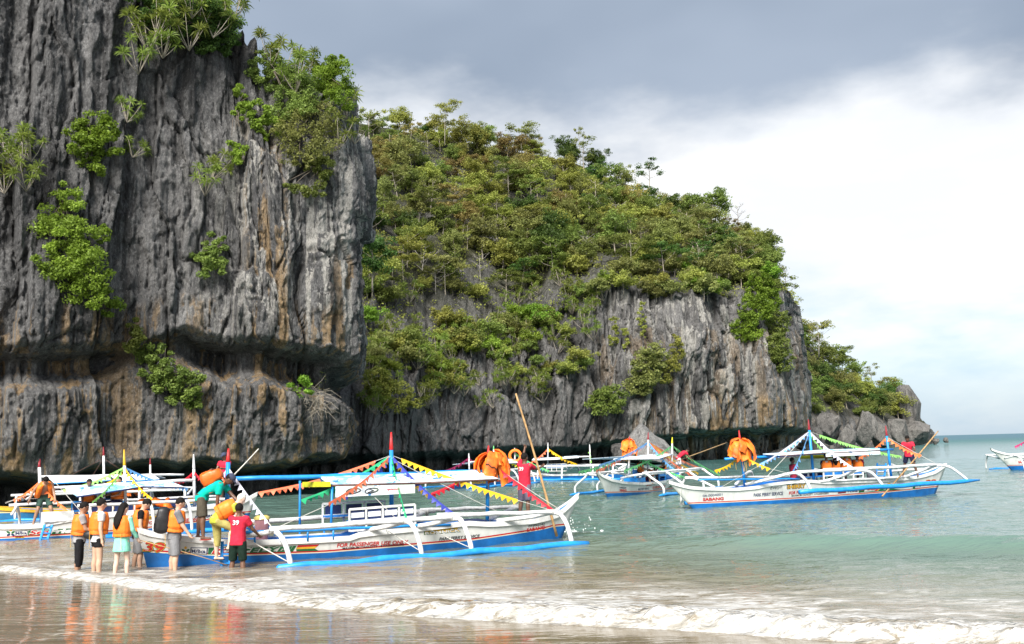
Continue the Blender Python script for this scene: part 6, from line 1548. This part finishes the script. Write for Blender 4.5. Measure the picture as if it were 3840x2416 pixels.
    if shoes:
        for nm in 'lr':
            hp, kn, ak, ff, sd = J[nm]; c = A_(ak - Z_ * .043 * H + ff * .03 * H); sd_ = Z_.cross(ff).normalized(); pts = [c + ff * .075 * H * math.cos(t) + sd_ * .028 * H * math.sin(t) for t in np.linspace(0, 6.283, 13)[:-1]]
            MB().slab(pts, .010 * H, (0, 0, 1)).build('sandal', shoes, e)
    if number:
        V, F = text_shape(number, .03); out = []
        for x, y in V:
            out.append(A_(chest - up * .055 * H + up * y * .062 * H + rt * (x - .5) * .085 * H - fw * .0835 * g * H))
        MB().add(out, F).build('lettering', C_['white'], e)
    e['_k'] = 0; del e['_k']
    Wm = Matrix.Translation(Vector(foot)) @ Matrix.Rotation(-R(yaw), 4, 'Z')
    return {'e': e, 'W': lambda p: Wm @ A_(p), 'J': J, 'chest': chest, 'mid': mid, 'fw': fw, 'up': up, 'rt': rt, 'M': Wm, 'A': A_}
def sand(px, py, dip=.2): p = ground(px, py); p.z = -dip; return p
# --- waiting in the shallows
P1 = person('tourist in grey shirt, orange life vest and black cropped trousers, leftmost of the row', sand(291, 2140), 62, 1.63, 4, head=(18, 0), skin='mid', shirt='heather', sleeve=.6, bottom='black', blen=1.45, vest=True, la=(15, 6, 45), ra=(20, 6, 60), glasses=True, girth=1.05, ll=(4, 4, 6), rl=(-2, 4, 2))
P2 = person('tourist in a white shirt, orange life vest and short black shorts, second from left', sand(362, 2146), 55, 1.70, 3, head=(10, -8), skin='light', shirt='white', bottom='black', blen=.42, vest=True, la=(5, 8, 15), ra=(-2, 9, 12), glasses=True, girth=1.08, ll=(-2, 4, 0), rl=(3, 4, 4))
P3 = person('woman with long dark hair, mint dress and orange life vest, seen from behind', sand(453, 2150), 15, 1.62, 2, head=(8, 12), skin='pale', shirt='mint', sleeve=1.85, skirt=.13, hair='long', vest=True, la=(6, 8, 20), ra=(12, 10, 25), ll=(-3, 2, 3), rl=(8, 3, 12), girth=.92)
P4 = person('tourist in black shirt and grey shorts, head bowed, beside the nearest bow', sand(512, 2126), 75, 1.68, 8, head=(38, 0), skin='light', shirt='black', bottom='greyshort', blen=.95, vest=True, la=(10, 8, 30), ra=(8, 12, 20), ll=(-6, 5, 4), rl=(10, 5, 10), hand='R')
P5 = person('man in grey with orange life vest and black backpack, standing by the number 39', sand(650, 2134), 68, 1.68, 6, head=(22, -5), skin='light', shirt='grey', sleeve=.8, bottom='greyshort', blen=.98, vest=True, la=(25, 8, 20), ra=(28, 8, 12), girth=1.12, ll=(-2, 4, 2), rl=(4, 5, 4), hand='grip')
P8 = person('boatman in red shirt numbered 39 and dark shorts, wading beside the nearest boat', sand(890, 2130, .34), 8, 1.66, 4, head=(4, -6), skin='dark', shirt='red', sleeve=.6, bottom='dgreen', blen=.95, la=(62, 28, 75), ra=(28, 22, 28), number='39', ll=(2, 5, 4), rl=(-2, 5, 0))
# --- boarding
rung = A.W(A.pix(815, 2100, .72))
P7 = person('woman in lime green and orange vest climbing the ladder of the nearest boat', Vector((rung.x - .02, rung.y, rung.z)), 72, 1.62, 62, head=(-25, 15), skin='pale', shirt='lime', sleeve=.5, bottom='khaki', blen=1.45, vest=True, hair='white', la=(95, 10, 20), ra=(80, 12, 30), ll=(4, 4, 6), rl=(62, 8, 75), shoes=M_soleb, anchor='l', girth=1.12)
d6 = A.W(A.pix(752, 2017, .25)); d6.z = A.topz(A.pix(752, 2017, .25).x) - .03
P6 = person('man in teal shirt and cargo shorts bending on the deck, hand on mast', d6, 82, 1.72, 68, head=(-18, 0), skin='dark', shirt='teal', sleeve=.75, bottom='olive', blen=.98, cap='cap', la=(112, 40, 10), ra=(58, -4, 6), ll=(-6, 6, 2), rl=(8, 6, 6), shoes=M_sole, girth=1.08)
# --- crew
f9 = B.W(B.pix(842, 1893, .05))
P9 = person('boatman in red shirt and cap with a pole, behind the blue mast', f9, 195, 1.68, 3, head=(10, 10), skin='dark', shirt='red', bottom='ltgrey', blen=1.0, cap='purple' if False else 'cap', la=(45, 12, 50), ra=(30, 12, 70), hand='grip')
f13 = A.W(A.pix(1966, 1928, .05)); f13.z = A.topz(A.pix(1966, 1928, .05).x) - .03
P13 = person('boatman in red shirt numbered 39 and grey shorts poling the nearest boat', f13, 38, 1.66, 3, head=(0, 5), skin='dark', shirt='red', sleeve=.65, bottom='purple', blen=.95, la=(138, -8, 15), ra=(72, 8, 35), number='39', ll=(4, 7, 6), rl=(-6, 6, 0), hand='grip')
f18 = H.W(H.pix(3415, 1795, .05)); f18.z = H.topz(H.pix(3415, 1795, .05).x) - .03
P18 = person('boatman in red printed shirt leaning on a pole at right of boat 38', f18, 205, 1.70, 14, head=(22, 0), skin='dark', shirt='red', sleeve=.6, bottom='navy', blen=.75, la=(38, 18, 55), ra=(55, 10, 40), ll=(14, 14, 8), rl=(-8, 14, 4), hand='grip')
f10 = B.W(B.pix(165, 1960, .15)); f10.z = B.topz(B.pix(165, 1960, .15).x) - .03
P10 = person('man in open orange vest and green shorts stooping on the left boat', f10, 150, 1.66, 42, head=(20, 0), skin='mid', shirt=None, bottom='green', blen=.75, vest=True, openvest=True, la=(55, 25, 20), ra=(20, 35, 30), ll=(25, 16, 30), rl=(20, 14, 25))
f14 = G.W(G.pix(2545, 1782, -.1)); f14.z = max(f14.z, .5)
P14 = person('boatman in red shirt bent over a pole on the boat pointing at the beach', f14, 80, 1.68, 62, head=(-5, 0), skin='dark', shirt='red', bottom='white', blen=.8, cap=None, la=(80, 8, 20), ra=(95, 5, 10), ll=(-4, 7, 4), rl=(6, 7, 6), hand='grip')
# --- seated passengers
def seated(label, boat, px, py, v, yaw, **k):
    p = boat.W(boat.pix(px, py, v)); return person(label, p, yaw, anchor='seat', **{**dict(H=1.62, lean=-4, ll=(85, 6, 80), rl=(85, 6, 80), la=(30, 6, 45), ra=(30, 6, 45), bottom='navy', blen=.95), **k})
seated('passenger in a dark cap and orange vest, leftmost seated on boat 38', H, 3103, 1790, .05, 15, shirt='navy', vest=True, skin='dark', cap='cap', hair=None)
seated('long haired passenger in an orange vest seated on boat 38, second from left', H, 3134, 1788, .05, 8, shirt='teal', vest=True, skin='mid', hair='long')
seated('tallest seated passenger in an orange vest on boat 38', H, 3174, 1786, .05, 0, shirt='grey', vest=True, skin='mid', H=1.75)
seated('passenger with head turned, rightmost seated on boat 38', H, 3220, 1786, .05, 30, shirt='maroon', vest=True, skin='dark', head=(0, 35))
seated('boatman in a red shirt seated low beside the left mast bench of boat 38', H, 2978, 1806, .0, 80, shirt='maroon', skin='dark', head=(10, 0))
seated('long haired passenger in orange vest on a blue chair, boat pointing at the beach', G, 2404, 1787, .1, 100, shirt='maroon', vest=True, skin='mid', hair='long')
seated('passenger hugging his knees in a blue chair on the boat pointing at the beach', G, 2487, 1795, .05, 255, shirt='black', vest=True, skin='dark', ll=(110, 5, 120), rl=(110, 5, 120), la=(60, 5, 40), ra=(60, 5, 40))
seated('person in maroon and orange slumped low on the boat pointing at the beach', G, 2428, 1806, .15, 95, shirt='maroon', vest=True, skin='dark', lean=50, H=1.5)
seated('passenger in an orange vest half hidden under the printed roof of the boat at left', B, 330, 1905, -.1, 150, shirt='maroon', vest=True, skin='dark', lean=15)
seated('passenger in grey shirt and orange vest leaning on the bench of the left boat', B, 440, 1898, -.1, 200, shirt='heather', vest=True, skin='mid')

# ------------------------------------------------------------------ things carried and poles
def punt_pole(label, a, b, r=.028, mat=None):
    a = Vector(a); b = Vector(b); e = MB(); n = 16
    pts = [Vector((0, 0, 0)).lerp(a - b, t) + Vector((.03 * math.sin(t * 3.1), 0, 0)) for t in np.linspace(0, 1, n)]
    rr = [r * (1.15 if i % 2 == 0 else .95) * (1.15 - .35 * i / n) for i in range(n)]
    o = e.tube(pts, rr, 8).build('bamboo_pole', mat or M_bamboo, None, True); o.location = b; tag(o, label, 'pole'); return o
def hold_pole(P, nm, a, b): pass
pa = A.W(A.pix(1934, 1476, .25)); pb = A.W(A.pix(2088, 2012, .62)); punt_pole('long bamboo pole held upright by the boatman on the nearest boat', pa, pb)
pa = H.W(H.pix(3518, 1617, .2)); pb = H.W(H.pix(3308, 1862, 1.0)); punt_pole('slanting bamboo pole held by the boatman at the right end of boat 38', pa, pb)
pa = G.W(G.pix(2726, 1660, -.3)); pb = G.W(G.pix(2430, 1768, .2)); punt_pole('bamboo pole sloping across the boat pointing at the beach', pa, pb)
pa = B.W(B.pix(970, 1683, .1)); pb = B.W(B.pix(815, 1842, .1)); punt_pole('pale pole held by the boatman in the cap', pa, pb, .022, M_rope)
# black backpack
def bag(name, label, P, rel, size, mat, strap_mat, lean_m=None, flat=.6):
    W_ = P['M']; c = P['A'](P['chest'] + rel); e = empty(name, W_ @ c); e.rotation_euler = W_.to_euler(); tag(e, label, 'bag')
    Mx = Matrix((P['rt'], P['fw'], P['up'])).transposed(); b = bmesh.new(); bmesh.ops.create_cube(b, size=1); bmesh.ops.subdivide_edges(b, edges=b.edges[:], cuts=5, use_grid_fill=True)
    for v in b.verts:
        q = v.co.normalized() * .62 * .5 + v.co * .5; q = Vector((q.x * size[0], q.y * size[1] * (1 + .25 * (q.z < 0)), q.z * size[2])); q += Vector((.01 * math.sin(q.z * 25), .012 * math.sin(q.x * 22 + q.z * 9), 0)); v.co = Mx @ q
    me = bpy.data.meshes.new('sack'); b.to_mesh(me); b.free(); me.materials.append(mat); me.polygons.foreach_set('use_smooth', [True] * len(me.polygons)); link('sack', me, e)
    for sg in (-1, 1):
        pts = [Vector((sg * .10, .10, size[2] * .45)), Vector((sg * .12, .20, size[2] * .5)), Vector((sg * .13, .33, size[2] * .15)), Vector((sg * .14, .30, -.2)), Vector((sg * .12, .08, -size[2] * .42))]
        MB().tube([Mx @ p for p in pts], .016, 6).build('strap', strap_mat, e, True)
    q = [Vector((-.35 * size[0], -size[1] * .56, .1 * size[2])), Vector((.35 * size[0], -size[1] * .56, .1 * size[2])), Vector((.32 * size[0], -size[1] * .60, -.35 * size[2])), Vector((-.32 * size[0], -size[1] * .60, -.35 * size[2]))]
    MB().slab([Mx @ p for p in q], .02, Mx @ Vector((0, -1, 0))).build('pocket', mat, e)
    return e
M_pack = paint('black_nylon', (.014, .014, .016), .5, .2, 9, .2); M_obag = paint('orange_dry_bag', (.75, .14, .012), .4, .18, 5, .35)
bag('backpack', 'large black backpack worn by the man in grey', P5, -P5['fw'] * .27 + P5['up'] * -.13, (.34, .24, .52), M_pack, M_pack)
bag('dry_bag', 'orange waterproof bag on the back of the man in the teal shirt', P6, -P6['fw'] * .23 - P6['up'] * .08, (.34, .24, .46), M_obag, M_obag)
# bottle in the hand of the bowed tourist, waist bag
w = P4['W'](P4['J']['R'][2] + P4['J']['R'][3] * .10); n = NT('clear_plastic'); n.set(Base_Color=(.85, .93, .95), Roughness=.12); n.p.inputs['Transmission Weight'].default_value = .7; n.p.inputs['IOR'].default_value = 1.2
bt = empty('water_bottle', w); tag(bt, 'clear plastic water bottle held by the tourist with bowed head', 'bottle'); bt.rotation_euler = (.3, .5, 0)
MB().tube([(0, 0, -.13), (0, 0, -.125), (0, 0, -.02), (0, 0, 0), (0, 0, .06), (0, 0, .09), (0, 0, .11)], [.03, .036, .036, .033, .036, .016, .014], 12).build('flask', n.m, bt, True); MB().tube([(0, 0, .11), (0, 0, .13)], .018, 10).build('cap', M_white, bt)
w = P2['W'](P2['mid'] - P2['up'] * .16 - P2['fw'] * .16); wb = empty('waist_bag', w); tag(wb, 'small black bag slung behind the tourist in short black shorts', 'bag'); MB().ell((0, 0, 0), .15, .07, .09).build('pouch', M_pack, wb, True); MB().tube([(-.14, 0, .03), (0, .16, .1), (.14, .1, .06)], .012, 5).build('strap', M_pack, wb)
# bin on the deck of boat 39
bp_ = A.pix(982, 1960, -.05); bz = A.topz(bp_.x) - .36; be = empty('plastic_bin', A.W(Vector((bp_.x, bp_.y, bz)))); be.rotation_euler = (0, 0, A.ang); tag(be, 'faded pink plastic bin with a yellow lid on the deck of the nearest boat', 'bin')
hh = bp_.z - bz; topb = A.pix(982, 1945, -.05).z - bz
M_pinkb = paint('faded_pink_plastic', (.42, .20, .22), .5, .12, 5); M_lid = paint('yellow_lid', (.60, .50, .14), .5, .12, 5)
loft(MB(), [((0, 0, .0), Vector((1, 0, 0)), Vector((0, 1, 0)), .12, .12), ((0, 0, topb * .98), Vector((1, 0, 0)), Vector((0, 1, 0)), .165, .165)], 16).build('tub', M_pinkb, be); loft(MB(), [((0, 0, topb * .98), Vector((1, 0, 0)), Vector((0, 1, 0)), .18, .18), ((0, 0, topb + .03), Vector((1, 0, 0)), Vector((0, 1, 0)), .175, .175), ((0, 0, topb + .07), Vector((1, 0, 0)), Vector((0, 1, 0)), .12, .12)], 16).build('lid', M_lid, be)
# loose life vests heaped on the boat at left, mooring line of boat 39
hv = empty('life_vest_heap', B.W(B.pix(575, 1908, .1))); tag(hv, 'heap of orange life vests lying on the boat behind the waiting tourists', 'life vests')
for i in range(5):
    b = bmesh.new(); bmesh.ops.create_cube(b, size=1); bmesh.ops.subdivide_edges(b, edges=b.edges[:], cuts=3, use_grid_fill=True); M_ = Matrix.Rotation(.5 * i - .9, 3, 'Y') @ Matrix.Rotation(i * 1.3, 3, 'Z')
    for v in b.verts: c = v.co.normalized() * .3 + v.co * .5; v.co = M_ @ Vector((c.x * .62, c.y * .42, c.z * .16)) + Vector((-.5 + .25 * i, .05 * (i % 2), .06 + .04 * (2 - abs(i - 2)) * 2))
    me = bpy.data.meshes.new('life_vest'); b.to_mesh(me); b.free(); me.materials.append(M_vestd if i % 2 else M_vest); me.polygons.foreach_set('use_smooth', [True] * len(me.polygons)); link('life_vest', me, hv)
def line(label, pts, r, mat, name='mooring_line'):
    o = Vector(pts[0]); m = MB().tube([Vector(p) - o for p in pts], r, 6).build(name, mat, None, True); m.location = o; tag(m, label, 'rope')
line('thin brown mooring line slanting down across the bow of the nearest boat', [A.W(A.pix(520, 2025, .62)), A.W(A.pix(620, 2052, .66)), A.W(A.pix(760, 2090, .72)), A.W(A.pix(850, 2119, .8))], .009, M_bamboo)

# splash where the pole enters the water by the bow of boat 39
def splash(px, py, label):
    c = ground(px, py); g = random.Random(4); m = MB()
    for i in range(150):
        a = g.uniform(0, 6.28); r_ = abs(g.gauss(0, .22)); h = max(0, g.gauss(.16, .16)); p = Vector((math.cos(a) * r_ * 1.7, math.sin(a) * r_, h)); q = g.uniform(.006, .02)
        m.ell(p, q, q, q * g.uniform(1, 2.2), None, 5, 3)
    for i in range(26):
        a = g.uniform(0, 6.28); r_ = abs(g.gauss(0, .25)); m.ell((math.cos(a) * r_ * 1.6, math.sin(a) * r_, .01), g.uniform(.03, .09), g.uniform(.03, .07), .03, None, 7, 4)
    n = NT('splash_water'); n.set(Base_Color=(.72, .74, .72), Roughness=.25)
    o = m.build('splash', n.m, None, True); o.location = c; tag(o, label, 'splash', kind='stuff')
splash(2098, 2000, 'white splash where the bamboo pole enters the water at the bow')
